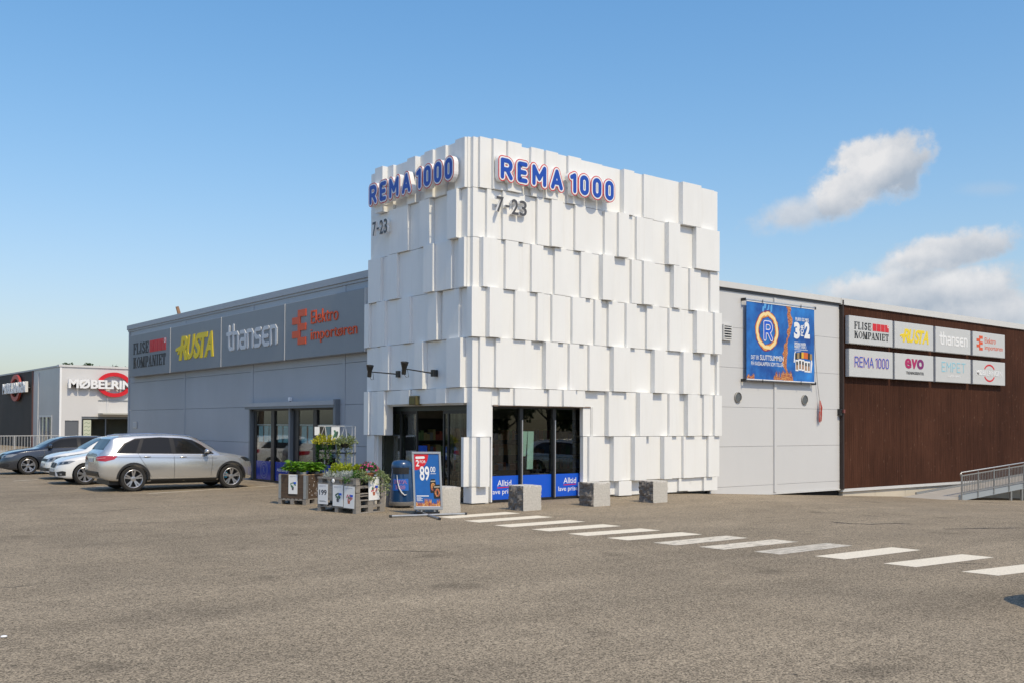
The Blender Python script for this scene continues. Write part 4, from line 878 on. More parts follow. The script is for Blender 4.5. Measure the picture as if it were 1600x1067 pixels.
MB().box(.21, 6, 2, 6, .01, .02, INTER).box(.8, .9, 2, 6, 0, 2.6, mat('green_interior', (.06, .075, .02), .8, var=.4, vscale=1)).build('interior', b2)
e = MB()
for a in (1.56, 3.30, 5.3, 7.2, 8.94): e.fbox(F2R, a, a+.07, 0, 2.42, -.16, -.04, fm)
e.fbox(F2R, 1.63, 8.94, 2.28, 2.42, -.15, -.05, fm); e = e.build('glazed_front', b2)
for a, b in ((1.63, 3.30), (3.37, 5.3), (5.37, 7.2), (7.27, 8.94)): MB().fbox(F2R, a, b, .02, 2.28, -.12, -.10, GLASS2).build('pane', e)
mb = MB(); mb.box(1.6, 9, 2.5, 2.6, 0, 2.5, INTER); mb.box(1.6, 9, .25, 2.5, 2.5, 2.55, INTER); mb.build('interior', b2)
can = thing('entrance_canopy', 'thin entrance canopy hung on rods above the glazed front of the background store', 'canopy', B2+V((2.75, 0, 2.62))); MB().box(0, 6.5, -1.2, -.01, 0, .10, mat('canopy_board', (.46, .45, .40), .5)).build('board', can)
MB().box(0, 6.5, -.06, -.01, 1.05, 1.11, STEEL).cyl((.6, -1.1, .1), (.6, -.04, 1.5), .012, .012, STEEL, 6).cyl((2.4, -1.1, .1), (2.4, -.04, 1.5), .012, .012, STEEL, 6).cyl((4.5, -1.1, .1), (4.5, -.04, 1.5), .012, .012, STEEL, 6).build('support_rod', can)
# stickers and notices
mb = MB(); mb.fbox(F2R, 1.72, 2.28, .3, 2.2, -.098, -.09, mat('notice_pale', (.52, .55, .43), .6))
for i in range(6): mb.fstroke(F2R, [(1.80, .55+i*.28), (1.95, .62+i*.28), (2.1, .52+i*.28), (2.2, .6+i*.28)], .02, -.09, -.086, mat('notice_green', (.2, .28, .16), .6))
tag(mb.build('door_notice', loc=B2), 'tall pale notice with green marks in the glazed front of the background store', 'notice')
for a, lab in ((3.95, 'left'), (5.65, 'right')): tag(MB().fbox(F2R, a, a+.42, .55, 1.15, -.098, -.09, mat('notice_mint', (.48, .68, .48), .6)).build('paper_notice', loc=B2), 'small light green paper on the glazed front of the background store, the '+lab+' one', 'notice', 'green papers on the background store front')
mb = MB()
for i in range(9): mb.fbox(F2R, 5.5+i*.17, 5.5+i*.17+.12, 1.45, 1.6, -.098, -.09, WHITES)
for a in (5.75, 6.15): mb.fstroke(F2R, arc(a, 1.28, .07, .08, 0, 340, 10), .035, -.098, -.088, WHITES, closed=True)
tag(mb.build('window_sticker', loc=B2), 'white sticker lettering on the dark glass of the background store', 'sticker')
# its signs
def ring_sign(fr0, a0, b0, W, Hs, c, label, ring_rx, ring_ry, cxf, hgt, shade):
    o = thing('store_sign', label, 'sign', fr0.p(a0+W/2, b0, c)); fr = Frame(fr0.p(a0, b0, c)-o.location, fr0.u, fr0.v); cx, cy = W*cxf, hgt/2
    red = mat('ring_red_shaded', (.42, .06, .045), .5) if shade else RED  # on the shaded side the red itself is dulled to paint the shade
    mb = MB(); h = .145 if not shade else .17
    mb.fstroke(fr, arc(cx, cy, ring_rx, ring_ry, 18, 162, 24), h, -.12, .05, red, caps=False); mb.fstroke(fr, arc(cx, cy, ring_rx, ring_ry, 198, 342, 24), h, -.12, .05, red, caps=False); mb.build('red_ring', o)
    mb = MB(); mb.ftext(fr, 'MØBELRINGEN', 0, 0, W, hgt, -.06, .16, WHITES, bold=.034, space=.96); mb.build('lettering', o)
    MB().fbox(fr, .1, W-.1, hgt*.4, hgt*.46, -.28, -.06, STEEL).build('mount', o)
ring_sign(Frame(B2, (1, 0, 0), (0, 0, 1)), .50, 4.55, 6.6, 1.9, .28, 'white raised lettering across a red ring on the sunlit front of the background store', 1.12, .80, .508, .70, False)
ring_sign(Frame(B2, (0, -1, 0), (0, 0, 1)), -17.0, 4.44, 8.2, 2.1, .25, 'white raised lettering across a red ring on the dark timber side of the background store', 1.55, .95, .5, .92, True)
# fence
fo = thing('bar_fence', 'pale galvanised bar fence on a low concrete edge in front of the background store', 'fence', (0, 0, 0)); A, Bp = gp(-140, 712), gp(92, 706.5)
dv = (Bp-A); Lf = dv.length; dv.normalize(); nv = V((-dv.y, dv.x, 0))
def along(t, z, off=0): q = A+dv*t+nv*off; return V((q.x, q.y, z))
def fb_(mb, t0, t1, z0, z1, hw, m): mb.box8([along(t0, z0, -hw), along(t1, z0, -hw), along(t1, z0, hw), along(t0, z0, hw), along(t0, z1, -hw), along(t1, z1, -hw), along(t1, z1, hw), along(t0, z1, hw)], m)
PALE = mat('fence_paint', (.52, .51, .49), .5, .2)
mb = MB(); fb_(mb, 0, Lf, 1.10, 1.15, .025, PALE); fb_(mb, 0, Lf, .16, .20, .02, PALE); mb.build('rail', fo)
mb = MB(); t = .1
while t < Lf: fb_(mb, t-.012, t+.012, .2, 1.1, .01, PALE); t += .20
mb.build('bar_infill', fo)
t = 0
while t < Lf: mb = MB(); fb_(mb, t-.025, t+.025, 0, 1.1, .026, PALE); mb.build('post', fo); t += 1.6
mb = MB(); fb_(mb, -1, Lf+.3, 0, .14, .12, mat('kerb_concrete', (.42, .40, .37), .85, var=.1)); mb.build('concrete_edge', fo)

# ================================================================== trees
def leafmat(name, c1, c2, scale=1.3):
    m = bpy.data.materials.new(name); m.use_nodes = True; nt = m.node_tree; b = nt.nodes['Principled BSDF']; b.inputs['Roughness'].default_value = .5; b.inputs['Specular IOR Level'].default_value = .3
    tc = nd(nt, 'ShaderNodeTexCoord'); n = nd(nt, 'ShaderNodeTexNoise', Scale=scale, Detail=4.0, Roughness=.7); nt.links.new(tc.outputs['Object'], n.inputs['Vector'])
    r = nd(nt, 'ShaderNodeMapRange'); r.inputs[1].default_value = .35; r.inputs[2].default_value = .65; nt.links.new(n.outputs['Fac'], r.inputs[0])
    mx = nd(nt, 'ShaderNodeMix', data_type='RGBA'); nt.links.new(r.outputs[0], mx.inputs[0]); mx.inputs[6].default_value = (*c1, 1); mx.inputs[7].default_value = (*c2, 1)
    nt.links.new(mx.outputs[2], b.inputs['Base Color'])
    t = nd(nt, 'ShaderNodeBsdfTranslucent'); nt.links.new(mx.outputs[2], t.inputs[0]); ms = nd(nt, 'ShaderNodeMixShader'); ms.inputs[0].default_value = .3
    nt.links.new(b.outputs[0], ms.inputs[1]); nt.links.new(t.outputs[0], ms.inputs[2]); nt.links.new(ms.outputs[0], nt.nodes['Material Output'].inputs[0]); return m
TL = leafmat('tree_leaf', (.018, .045, .012), (.06, .11, .022), .6); BARK = mat('bark', (.08, .06, .045), .9, var=.3, vscale=6)
def make_tree(h, cr, seed, conifer=False):
    q = random.Random(seed); o = bpy.data.objects.new('tree', None); COL.objects.link(o)
    tb = MB(); lean = [V((0, 0, 0)), V((q.uniform(-.1, .1), q.uniform(-.1, .1), h*.3)), V((q.uniform(-.3, .3), q.uniform(-.3, .3), h*.65)), V((q.uniform(-.3, .3), q.uniform(-.3, .3), h*.97))]
    tb.tube(lean, [.24, .19, .12, .03], BARK, 8); cl = []
    lb = MB()
    if conifer:
        k = 0
        while k < 26:
            z = h*(.14+.84*k/26); r = cr*(1-(k/26.0))**.85*q.uniform(.8, 1.1)+.12
            for j in range(6):
                a = q.uniform(0, 6.28); d = V((cos(a), sin(a), -.28)); p0 = V((0, 0, z)); tb.cyl(p0, p0+d*r*.8, .035, .012, BARK, 4)
                for i in range(26):
                    t = q.uniform(.15, 1); lb.leaf(p0+d*r*t, (cos(a+q.uniform(-1, 1)), sin(a+q.uniform(-1, 1)), q.uniform(-.6, .2)), (q.uniform(-1, 1), q.uniform(-1, 1), q.uniform(-.3, .3)), q.uniform(.25, .5), q.uniform(.06, .13), TL)
            k += 1
    else:
        for j in range(11):
            z = h*q.uniform(.32, .74); a = q.uniform(0, 6.28); r = cr*q.uniform(.45, .95)*(1-.5*abs(z/h-.55)); p0 = V((0, 0, z*.8)); p1 = V((cos(a)*r, sin(a)*r, z+h*.08)); tb.tube([p0, (p0+p1)/2+V((0, 0, -.2)), p1], [.09, .06, .02], BARK, 5); cl.append((p1, cr*q.uniform(.28, .5)))
        cl += [(V((q.uniform(-.5, .5), q.uniform(-.5, .5), h*q.uniform(.80, .95))), cr*q.uniform(.16, .26)) for _ in range(4)]
        for c, r in cl:
            for i in range(330):
                d = V((q.gauss(0, 1), q.gauss(0, 1), q.gauss(0, .8))).normalized()*r*q.random()**.4; lb.leaf(c+d, (q.gauss(0, 1), q.gauss(0, 1), q.gauss(-.2, .8)), (q.gauss(0, 1), q.gauss(0, 1), q.gauss(0, 1)), q.uniform(.22, .42), q.uniform(.14, .26), TL)
    tb.build('trunk', o); lb.build('crown', o, recalc=False); return o
treeA = make_tree(9.2, 2.6, 1); treeB = make_tree(9.4, 1.6, 2, True)
first = set()
def put_tree(src, loc, sc, rz, label, group):
    o = src if src not in first else copy_tree(src); first.add(src)
    o.location = loc; o.rotation_euler = (0, 0, rz); o.scale = (sc, sc, sc); o.name = 'broadleaf_tree' if src is treeA else 'conifer_tree'
    tag(o, label, 'tree', group)
def topz(px, py, D): return CAM+ray(px, py)*D
for px, py, D, src, lab in ((107, 565.5, 112, treeA, 'bushy tree top showing over the roof of the background store, the leftmost one'), (119, 568.5, 113, treeB, 'small pointed tree top just right of the leftmost one above the background store roof'), (135, 565, 112, treeA, 'round tree top in the middle above the background store roof'),
                            (155, 568, 114, treeB, 'thin conifer tip above the background store roof, left of the other conifer tip'), (178, 567, 112, treeB, 'thin conifer tip above the background store roof near the grey wing'), (199, 569, 113, treeB, 'tree top cut off by the end of the grey wing')):
    t = topz(px, py, D); sc = t.z/9.3; put_tree(src, (t.x, t.y, 0), sc, RND.uniform(0, 6), lab, 'trees behind the background store')
i = 0
for x, y in ((6, -46), (13, -50), (21, -46), (29, -49), (37, -45), (46, -50), (-6, 55), (-13, 52), (-20, 57), (-28, 51), (-36, 56), (-45, 50)):  # unseen trees, added so the shop glass mirrors something dark
    put_tree(treeA, (x, y, gz(x, y)), RND.uniform(.9, 1.3), RND.uniform(0, 6), 'unseen tree added beyond the car park to darken the reflections in the shop windows', 'unseen trees added for the window reflections'); i += 1
# ================================================================== cars
TYRE = mat('tyre', (.022, .021, .020), .85, bump=.2, bscale=80); RIMS = mat('rim_silver', (.55, .55, .56), .28, .85); RIMD = mat('rim_dark', (.02, .02, .021), .4, .3)
CGLASS = mat('car_glass', (.013, .013, .012), .02, spec=.33); LAMPG = mat('lamp_glass', (.22, .23, .24), .08, spec=.9, coat=.8); LAMPD = mat('lamp_dark', (.03, .032, .035), .12, spec=.8, coat=.6)
TAILR = mat('tail_red', (.42, .008, .012), .1, coat=.8); PLATE = mat('number_plate', (.62, .63, .62), .4); PILLAR = mat('gloss_black_pillar', (.024, .024, .025), .25, spec=.3); CHROME = mat('chrome', (.6, .6, .6), .15, .95); SEAM = mat('door_seam', (.06, .06, .062), .6)
def interp(pts, x):
    if x <= pts[0][0]: return pts[0][1]
    if x >= pts[-1][0]: return pts[-1][1]
    for i in range(len(pts)-1):
        if pts[i][0] <= x <= pts[i+1][0]: break
    def slope(k):
        if k <= 0 or k >= len(pts)-1:
            k0 = max(0, min(len(pts)-2, k if k == 0 else k-1)); return (pts[k0+1][1]-pts[k0][1])/(pts[k0+1][0]-pts[k0][0])
        a = (pts[k][1]-pts[k-1][1])/(pts[k][0]-pts[k-1][0]); b = (pts[k+1][1]-pts[k][1])/(pts[k+1][0]-pts[k][0])
        return 0 if a*b <= 0 else 2*a*b/(a+b)
    h = pts[i+1][0]-pts[i][0]; t = (x-pts[i][0])/h; m0, m1 = slope(i)*h, slope(i+1)*h
    return (2*t**3-3*t*t+1)*pts[i][1]+(t**3-2*t*t+t)*m0+(-2*t**3+3*t*t)*pts[i+1][1]+(t**3-t*t)*m1
def car_section(C, x):
    zb, zt, w, zs, wt = (interp(C[k], x) for k in ('zb', 'zt', 'w', 'zs', 'wt')); zs = min(zs, zt-.03); h = zs-zb; g = zt-zs
    k = [(0, zb), (.80*w, zb), (.955*w, zb+.06*h), (.992*w, zb+.28*h), (1.0*w, zb+.55*h), (.985*w, zb+.80*h), (.955*w, zs-.02*h)]
    if g > .2:   # greenhouse
        k += [(.93*w, zs+.02*g), (.93*w+(wt-.93*w)*.5, zs+.48*g), (wt*1.0, zs+.86*g), (wt*.90, zs+.965*g), (wt*.55, zt-.006), (0, zt)]
    else:
        q = max(wt, .3); k += [(.93*w, zs+.12*g), (.93*w+(q-.93*w)*.3, zs+.45*g), (.93*w+(q-.93*w)*.7, zs+.72*g), (q*.9, zs+.85*g), (q*.5, zt-.008), (0, zt)]
    return k
def dense(k, n):
    out = []
    for i in range(len(k)-1):
        p0 = k[max(i-1, 0)]; p1 = k[i]; p2 = k[i+1]; p3 = k[min(i+2, len(k)-1)]
        for j in range(n):
            t = j/n; f = lambda a, b, c, d: .5*(2*b+(c-a)*t+(2*a-5*b+4*c-d)*t*t+(3*b-a-3*c+d)*t**3)
            out.append((f(p0[0], p1[0], p2[0], p3[0]), f(p0[1], p1[1], p2[1], p3[1])))
    out.append(k[-1]); return out
def make_car(C, paint, label, group):
    root = thing('parked_car', label, 'car', (0, 0, 0), 0, group)
    L = C['len']/2; N = 64; xs = [L*(-cos(pi*i/N)*.5+ (2*i/N-1)*.5) for i in range(N+1)]
    mb = MB(); ring = None; rows = []
    for x in xs:
        d = dense(car_section(C, x), 3); full = [(-y, z) for y, z in d[::-1]][:-1]+[(y, z) for y, z in d]
        full = full[:-1]            # drop duplicate top centre (first equals last)
        rows.append([(x, y, z) for y, z in full])
    n = len(rows[0]); vs = [p for r in rows for p in r]; fs = []
    for i in range(N):
        for j in range(n): q = (j+1) % n; fs.append((i*n+j, (i+1)*n+j, (i+1)*n+q, i*n+q))
    fs += [tuple(range(n)), tuple(range(N*n, N*n+n))[::-1]]
    mb.add(vs, fs, paint); body = mb.build('body', root, smooth=48)
    bm = bmesh.new(); bm.from_mesh(body.data); bvh = BVHTree.FromBMesh(bm); bm.free()
    # wheel arches
    R = C['R']; ax = C['axles']; W = max(p[1] for p in C['w'])
    cut = MB()
    for x in ax:
        for s in (-1, 1): cut.cyl((x, s*(W-.30), R), (x, s*(W+.2), R), R*1.13, R*1.13, BLACKP, 36)
    cutter = cut.build('cutter'); md = body.modifiers.new('b', 'BOOLEAN'); md.operation = 'DIFFERENCE'; md.object = cutter; md.solver = 'EXACT'
    dg = bpy.context.evaluated_depsgraph_get(); me = bpy.data.meshes.new_from_object(body.evaluated_get(dg)); body.modifiers.clear(); old = body.data; body.data = me; bpy.data.meshes.remove(old); bpy.data.objects.remove(cutter)
    me.set_sharp_from_angle(angle=radians(48))
    def drape(pts3, d, off, m, name, parent=root, mx=.09, builder=None):
        d = V(d).normalized(); b = bmesh.new(); vs = [b.verts.new(V(p)) for p in pts3]; b.faces.new(vs); bmesh.ops.triangulate(b, faces=b.faces[:])
        for _ in range(7):
            E = [e for e in b.edges if e.calc_length() > mx]
            if not E: break
            bmesh.ops.subdivide_edges(b, edges=E, cuts=1); bmesh.ops.triangulate(b, faces=[f for f in b.faces if len(f.verts) > 3])
        for v in b.verts:
            o = v.co-d*3.0; h = bvh.ray_cast(o, d)
            if h[0] is None: q = bvh.find_nearest(v.co); p, nn = q[0], q[1]
            else: p, nn = h[0], h[1]
            if nn.dot(d) > 0: nn = -nn
            v.co = p+nn*off
        for f in b.faces: f.smooth = True
        b.normal_update()
        if sum(f.normal.dot(d) for f in b.faces) > 0: bmesh.ops.reverse_faces(b, faces=b.faces[:])
        if builder is not None:
            b.verts.index_update(); builder.add([v.co.copy() for v in b.verts], [tuple(v.index for v in f.verts) for f in b.faces], m); b.free(); return
        me = bpy.data.meshes.new(name); b.to_mesh(me); b.free(); me.materials.append(m); o = bpy.data.objects.new(name, me); COL.objects.link(o); o.parent = parent; return o
    S = lambda pts, s: [(x, s*1.0, z) for x, z in pts]
    for s in (1, -1):
        dd = (0, -s, 0)
        tr = MB(); drape(S(C['dlo'], s), dd, .007, PILLAR, '', builder=tr); tr.build('window_surround', root, recalc=False)
        for w in C['win']: drape(S(w, s), dd, .012, CGLASS, 'side_window')
        sm = MB()
        for (xa, za), (xb, zb_) in C['seams']:
            tx, tz = xb-xa, zb_-za; l = sqrt(tx*tx+tz*tz); nx, nz = -tz/l*.006, tx/l*.006; drape(S([(xa-nx, za-nz), (xb-nx, zb_-nz), (xb+nx, zb_+nz), (xa+nx, za+nz)], s), dd, .002, SEAM, '', builder=sm, mx=.12)
        sm.build('door_seam', root, recalc=False)
        for hx, hz in C['handles']:
            h = bvh.ray_cast(V((hx, s*3, hz)), V((0, -s, 0))); y = abs(h[0].y) if h[0] else W
            MB().ball((hx, s*(y+.012), hz), (.105, .022, .020), paint, 12, 6).build('door_handle', root, smooth=60)
        cl = MB()
        if C.get('clad'):
            drape(S(C['clad'], s), dd, .006, BLACKP, '', builder=cl)
            for x in ax:
                rng_ = arc(x, R, R*1.135, R*1.135, -8, 188, 22); outer = arc(x, R, R*1.29, R*1.29, -8, 188, 22)
                for i in range(22): drape(S([rng_[i], rng_[i+1], outer[i+1], outer[i]], s), dd, .007, BLACKP, '', builder=cl, mx=.3)
        else: drape(S(C['sill'], s), dd, .004, BLACKP, '', builder=cl)
        cl.build('cladding_trim', root, recalc=False)
        mx_, mz = C['mirror']; y = abs((bvh.ray_cast(V((mx_, s*3, mz-.03)), V((0, -s, 0)))[0] or V((0, W, 0))).y)
        mm = MB(); mm.ball((mx_-.02, s*(y+.15), mz+.05), (.075, .125, .082), C.get('mcol', paint), 14, 10); mm.cyl((mx_+.02, s*(y-.02), mz-.02), (mx_, s*(y+.10), mz), .03, .035, BLACKP, 8); mm.ball((mx_-.015, s*(y+.15), mz+.0), (.078, .12, .05), BLACKP, 12, 8); mm.build('mirror', root, smooth=60)
        for nm, pts, d, m in C['lights']: drape([(x, s*y, z) for x, y, z in pts], (d[0], s*d[1], d[2]), .007, m, nm, mx=.05)
        for nm, pts, d, m in C.get('lightdetail', []): drape([(x, s*y, z) for x, y, z in pts], (d[0], s*d[1], d[2]), .011, m, nm, mx=.05)
        if C.get('rails'):
            MB().tube([(x, s*interp(C['wt'], x)*.93, interp(C['zt'], x)+.015*(0 if i in (0, 4) else 1)) for i, x in enumerate((-1.75, -1.5, -.5, .3, .55))], .018, CHROME, 6).build('roof_rail', root, smooth=60)
    for nm, pts, d, m, off in C['center']: drape(pts, d, off, m, nm, mx=.08)
    # wheels
    for x in ax:
        for s in (-1, 1):
            yo = s*(C.get('track', W-.115)); w = thing('wheel', None, None, (x, yo, R)); w.parent = root
            a = (0, s, 0); tw = .115
            MB().lathe([(R*.70, -tw), (R*.90, -tw), (R*.975, -tw*.85), (R, -tw*.5), (R, tw*.5), (R*.975, tw*.85), (R*.90, tw), (R*.70, tw*.92)], TYRE, (0, 0, 0), a, 40, False, False).build('tyre', w, smooth=35)
            rm = MB(); rm.lathe([(R*.72, tw*.93), (R*.70, tw*.96), (R*.665, tw*.86), (R*.64, tw*.3), (R*.64, -tw*.9)], RIMS, (0, 0, 0), a, 40, False, False); rm.lathe([(R*.64, -tw*.2), (.001, -tw*.2)], RIMD, (0, 0, 0), a, 32, False, False)
            rm.lathe([(.075, tw*.2), (.07, tw*.72), (.03, tw*.76), (.001, tw*.76)], RIMS, (0, 0, 0), a, 20, False, False)
            ns = C['spokes']
            for k in range(ns):
                base = 2*pi*k/ns+.3
                for e in ((-.5, .5) if C.get('twin', True) else (0,)):
                    t0 = base+e*.30/ns*5*.62; t1 = base+e*(.62 if C.get('twin', True) else 0)/ns*5*.55; r0, r1 = .05, R*.675
                    P0 = V((cos(t0)*r0, 0, sin(t0)*r0)); P1 = V((cos(t1)*r1, 0, sin(t1)*r1)); dr = (P1-P0).normalized(); sd = V((-dr.z, 0, dr.x)); w0, w1 = .017, .024
                    o0, o1 = V((0, s*tw*.70, 0)), V((0, s*tw*.84, 0)); dn = V((0, -s*.03, 0))
                    rm.box8([P0-sd*w0+o0+dn, P1-sd*w1+o1+dn, P1+sd*w1+o1+dn, P0+sd*w0+o0+dn, P0-sd*w0+o0, P1-sd*w1+o1, P1+sd*w1+o1, P0+sd*w0+o0], RIMS)
            rm.build('rim', w, smooth=30)
            if C.get('caliper') and x > 0: MB().lathe([(R*.42, -.01), (R*.58, -.01), (R*.58, .02), (R*.42, .02)], mat('caliper_blue', (.01, .30, .50), .4), (0, s*tw*.1, 0), a, 8, False, False).build('brake_disc', w) if False else MB().box(-R*.58, -R*.34, min(s*.0, s*.05), max(s*.0, s*.05), -.04, .13, mat('caliper_blue', (.01, .32, .52), .4)).build('brake_caliper', w)
    MB().box(-L*.86, L*.84, -W*.70, W*.70, .19, .34, BLACKP).build('underbody', root)
    return root

def mir(pts): return pts
SUV = dict(len=4.66, R=.365, axles=(-1.40, 1.50), spokes=5, rails=True, caliper=True, mcol=None,
 zt=[(-2.33, .98), (-2.29, 1.10), (-2.18, 1.20), (-2.02, 1.40), (-1.90, 1.555), (-1.6, 1.605), (-1.0, 1.635), (-.3, 1.64), (.2, 1.60), (.6, 1.47), (.95, 1.27), (1.2, 1.125), (1.5, 1.075), (1.9, 1.00), (2.15, .92), (2.28, .80), (2.33, .66)],
 zb=[(-2.33, .52), (-2.25, .40), (-2.0, .31), (-1, .26), (1, .26), (1.9, .27), (2.2, .29), (2.33, .42)],
 w=[(-2.33, .70), (-2.28, .80), (-2.12, .885), (-1.8, .935), (-1.3, .95), (0, .945), (1.3, .945), (1.75, .92), (2.05, .83), (2.22, .70), (2.33, .46)],
 zs=[(-2.33, .90), (-2.1, 1.06), (-1.5, 1.075), (0, 1.05), (1.0, 1.01), (1.6, .96), (2.1, .84), (2.33, .58)],
 wt=[(-2.33, .60), (-2.0, .66), (-1.6, .66), (0, .645), (.7, .64), (1.15, .70), (1.5, .74), (2.1, .62), (2.33, .34)],
 dlo=[(-1.88, 1.105), (.98, 1.055), (.62, 1.33), (.36, 1.47), (.05, 1.525), (-.6, 1.555), (-1.3, 1.52), (-1.62, 1.38)],
 win=[[(-1.80, 1.12), (-1.33, 1.115), (-1.16, 1.495), (-1.35, 1.47), (-1.58, 1.36)], [(-1.22, 1.115), (-.30, 1.10), (-.33, 1.535), (-.7, 1.53), (-1.06, 1.505)], [(-.17, 1.10), (.68, 1.08), (.90, 1.085), (.56, 1.34), (.33, 1.455), (.02, 1.505), (-.2, 1.525)]],
 seams=[((-1.27, 1.10), (-1.20, .95)), ((-1.20, .95), (-.98, .60)), ((-.24, 1.08), (-.23, .35)), ((.93, 1.05), (.86, .40)), ((-1.2, 1.095), (.9, 1.05)), ((-.98, .60), (-.90, .40)), ((-1.9, .985), (1.05, .925))],
 handles=[(-1.02, .995), (.03, .975)], clad=[(-.95, .27), (1.08, .27), (1.08, .345), (-.95, .345)], mirror=(.72, 1.08),
 lights=[('tail_light', [(-2.33, .50, .90), (-2.33, .50, 1.0), (-2.2, .90, 1.035), (-1.93, .98, 1.02), (-2.02, .98, .93), (-2.2, .90, .875)], (.8, -.7, 0), TAILR),
         ('headlight', [(2.30, .45, .80), (2.28, .47, .90), (1.98, .90, .945), (1.88, .93, .93), (2.02, .89, .82)], (-.75, -.65, 0), LAMPD)],
 lightdetail=[('light_strip', [(-2.31, .55, .955), (-2.2, .89, .985), (-2.2, .89, .97), (-2.31, .55, .94)], (.8, -.7, 0), mat('tail_pink', (.75, .25, .25), .2, coat=.5))],
 center=[('rear_window', [(-2.16, -.60, 1.20), (-2.16, .60, 1.20), (-1.95, .56, 1.50), (-1.95, -.56, 1.50)], (1, 0, -.15), CGLASS, .006),
         ('windscreen', [(1.12, -.66, 1.14), (1.12, .66, 1.14), (.50, .55, 1.51), (.50, -.55, 1.51)], (-.6, 0, -1), CGLASS, .006),
         ('number_plate', [(-2.33, -.26, .84), (-2.33, .26, .84), (-2.33, .26, .95), (-2.33, -.26, .95)], (1, 0, 0), PLATE, .012),
         ('rear_bumper', [(-2.33, -.74, .44), (-2.33, .74, .44), (-2.33, .72, .58), (-2.33, -.72, .58)], (1, 0, 0), BLACKP, .005), ('skid_plate', [(-2.33, -.62, .40), (-2.33, .62, .40), (-2.33, .60, .44), (-2.33, -.60, .44)], (1, 0, 0), CHROME, .008),
         ('grille', [(2.33, -.45, .58), (2.33, .45, .58), (2.33, .48, .80), (2.33, -.48, .80)], (-1, 0, 0), BLACKP, .008),
         ('lower_grille', [(2.33, -.62, .38), (2.33, .62, .38), (2.33, .6, .5), (2.33, -.6, .5)], (-1, 0, 0), BLACKP, .008)])
def side_bumper(): pass
SILVER = mat('paint_silver', (.64, .64, .63), .2, .72, coat=.6); WHITEP = mat('paint_white', (.74, .74, .73), .28, coat=1.0); DARKB = mat('paint_graphite', (.045, .052, .066), .25, .5, coat=1.0); BEIGE = mat('paint_pewter', (.36, .34, .31), .25, .6, coat=1.0)
SUV['mcol'] = SILVER
BMW = dict(len=4.32, R=.325, axles=(-1.28, 1.40), spokes=7, track=.80,
 zt=[(-2.16, .95), (-2.1, 1.05), (-1.95, 1.22), (-1.7, 1.34), (-1.2, 1.41), (-.5, 1.435), (0, 1.415), (.35, 1.33), (.7, 1.15), (1.0, .995), (1.25, .94), (1.6, .885), (1.9, .80), (2.08, .68), (2.16, .52)],
 zb=[(-2.16, .42), (-2.0, .28), (-1, .19), (1, .18), (1.8, .19), (2.16, .26)],
 w=[(-2.16, .62), (-2.0, .80), (-1.5, .875), (0, .88), (1.2, .88), (1.6, .86), (1.9, .78), (2.08, .62), (2.16, .42)],
 zs=[(-2.16, .85), (-1.9, .98), (0, .94), (.9, .89), (1.5, .82), (1.95, .68), (2.16, .46)],
 wt=[(-2.16, .52), (-1.8, .57), (0, .57), (.5, .58), (.95, .66), (1.3, .70), (1.9, .58), (2.16, .32)],
 dlo=[(-1.75, 1.01), (.80, .955), (.48, 1.17), (.2, 1.30), (-.2, 1.35), (-.8, 1.35), (-1.4, 1.25)],
 win=[[(-1.62, 1.02), (-1.2, 1.015), (-1.1, 1.29), (-1.38, 1.23)], [(-1.1, 1.01), (-.36, 1.0), (-.38, 1.335), (-.8, 1.33), (-1.0, 1.30)], [(-.24, 1.0), (.70, .97), (.42, 1.17), (.18, 1.275), (-.24, 1.33)]],
 seams=[((-.30, .98), (-.30, .28)), ((.82, .93), (.75, .30)), ((-1.12, 1.0), (-.92, .55))], handles=[(-.95, .87), (-.05, .85)], sill=[(-.9, .19), (.98, .18), (.98, .24), (-.9, .25)], mirror=(.62, .98),
 lights=[('headlight', [(2.10, .36, .60), (2.08, .36, .70), (1.82, .78, .755), (1.70, .84, .75), (1.86, .78, .655)], (-.8, -.6, 0), LAMPG), ('tail_light', [(-2.1, .55, .80), (-2.1, .55, .95), (-1.85, .84, .96), (-1.85, .84, .84)], (.8, -.6, 0), TAILR),
         ('fog_intake', [(2.10, .55, .28), (2.12, .46, .40), (2.0, .68, .44), (1.93, .76, .42), (1.95, .76, .30)], (-.85, -.5, 0), BLACKP)],
 lightdetail=[('lamp_ring', [(2.03, .48, .63), (2.02, .48, .69), (1.96, .58, .705), (1.97, .58, .64)], (-.8, -.6, 0), LAMPD), ('lamp_ring', [(1.92, .64, .65), (1.91, .64, .71), (1.84, .74, .72), (1.85, .74, .665)], (-.8, -.6, 0), LAMPD), ('fog_lamp', [(2.03, .60, .31), (2.03, .60, .36), (1.99, .66, .36), (1.99, .66, .31)], (-.85, -.5, 0), LAMPG)],
 center=[('windscreen', [(.95, -.62, 1.02), (.95, .62, 1.02), (.32, .50, 1.35), (.32, -.50, 1.35)], (-.6, 0, -1), CGLASS, .006),
         ('kidney_grille', [(2.16, .03, .52), (2.16, .28, .53), (2.16, .30, .66), (2.16, .04, .67)], (-1, 0, 0), BLACKP, .012), ('kidney_grille', [(2.16, -.03, .52), (2.16, -.28, .53), (2.16, -.30, .66), (2.16, -.04, .67)], (-1, 0, 0), BLACKP, .012),
         ('lower_grille', [(2.16, -.42, .28), (2.16, .42, .28), (2.16, .36, .40), (2.16, -.36, .40)], (-1, 0, 0), BLACKP, .010), ('number_plate', [(2.16, -.25, .40), (2.16, .25, .40), (2.16, .25, .50), (2.16, -.25, .50)], (-1, 0, 0), PLATE, .016),
         ('rear_window', [(-1.95, -.5, 1.10), (-1.95, .5, 1.10), (-1.72, .46, 1.32), (-1.72, -.46, 1.32)], (1, 0, -.4), CGLASS, .006)])
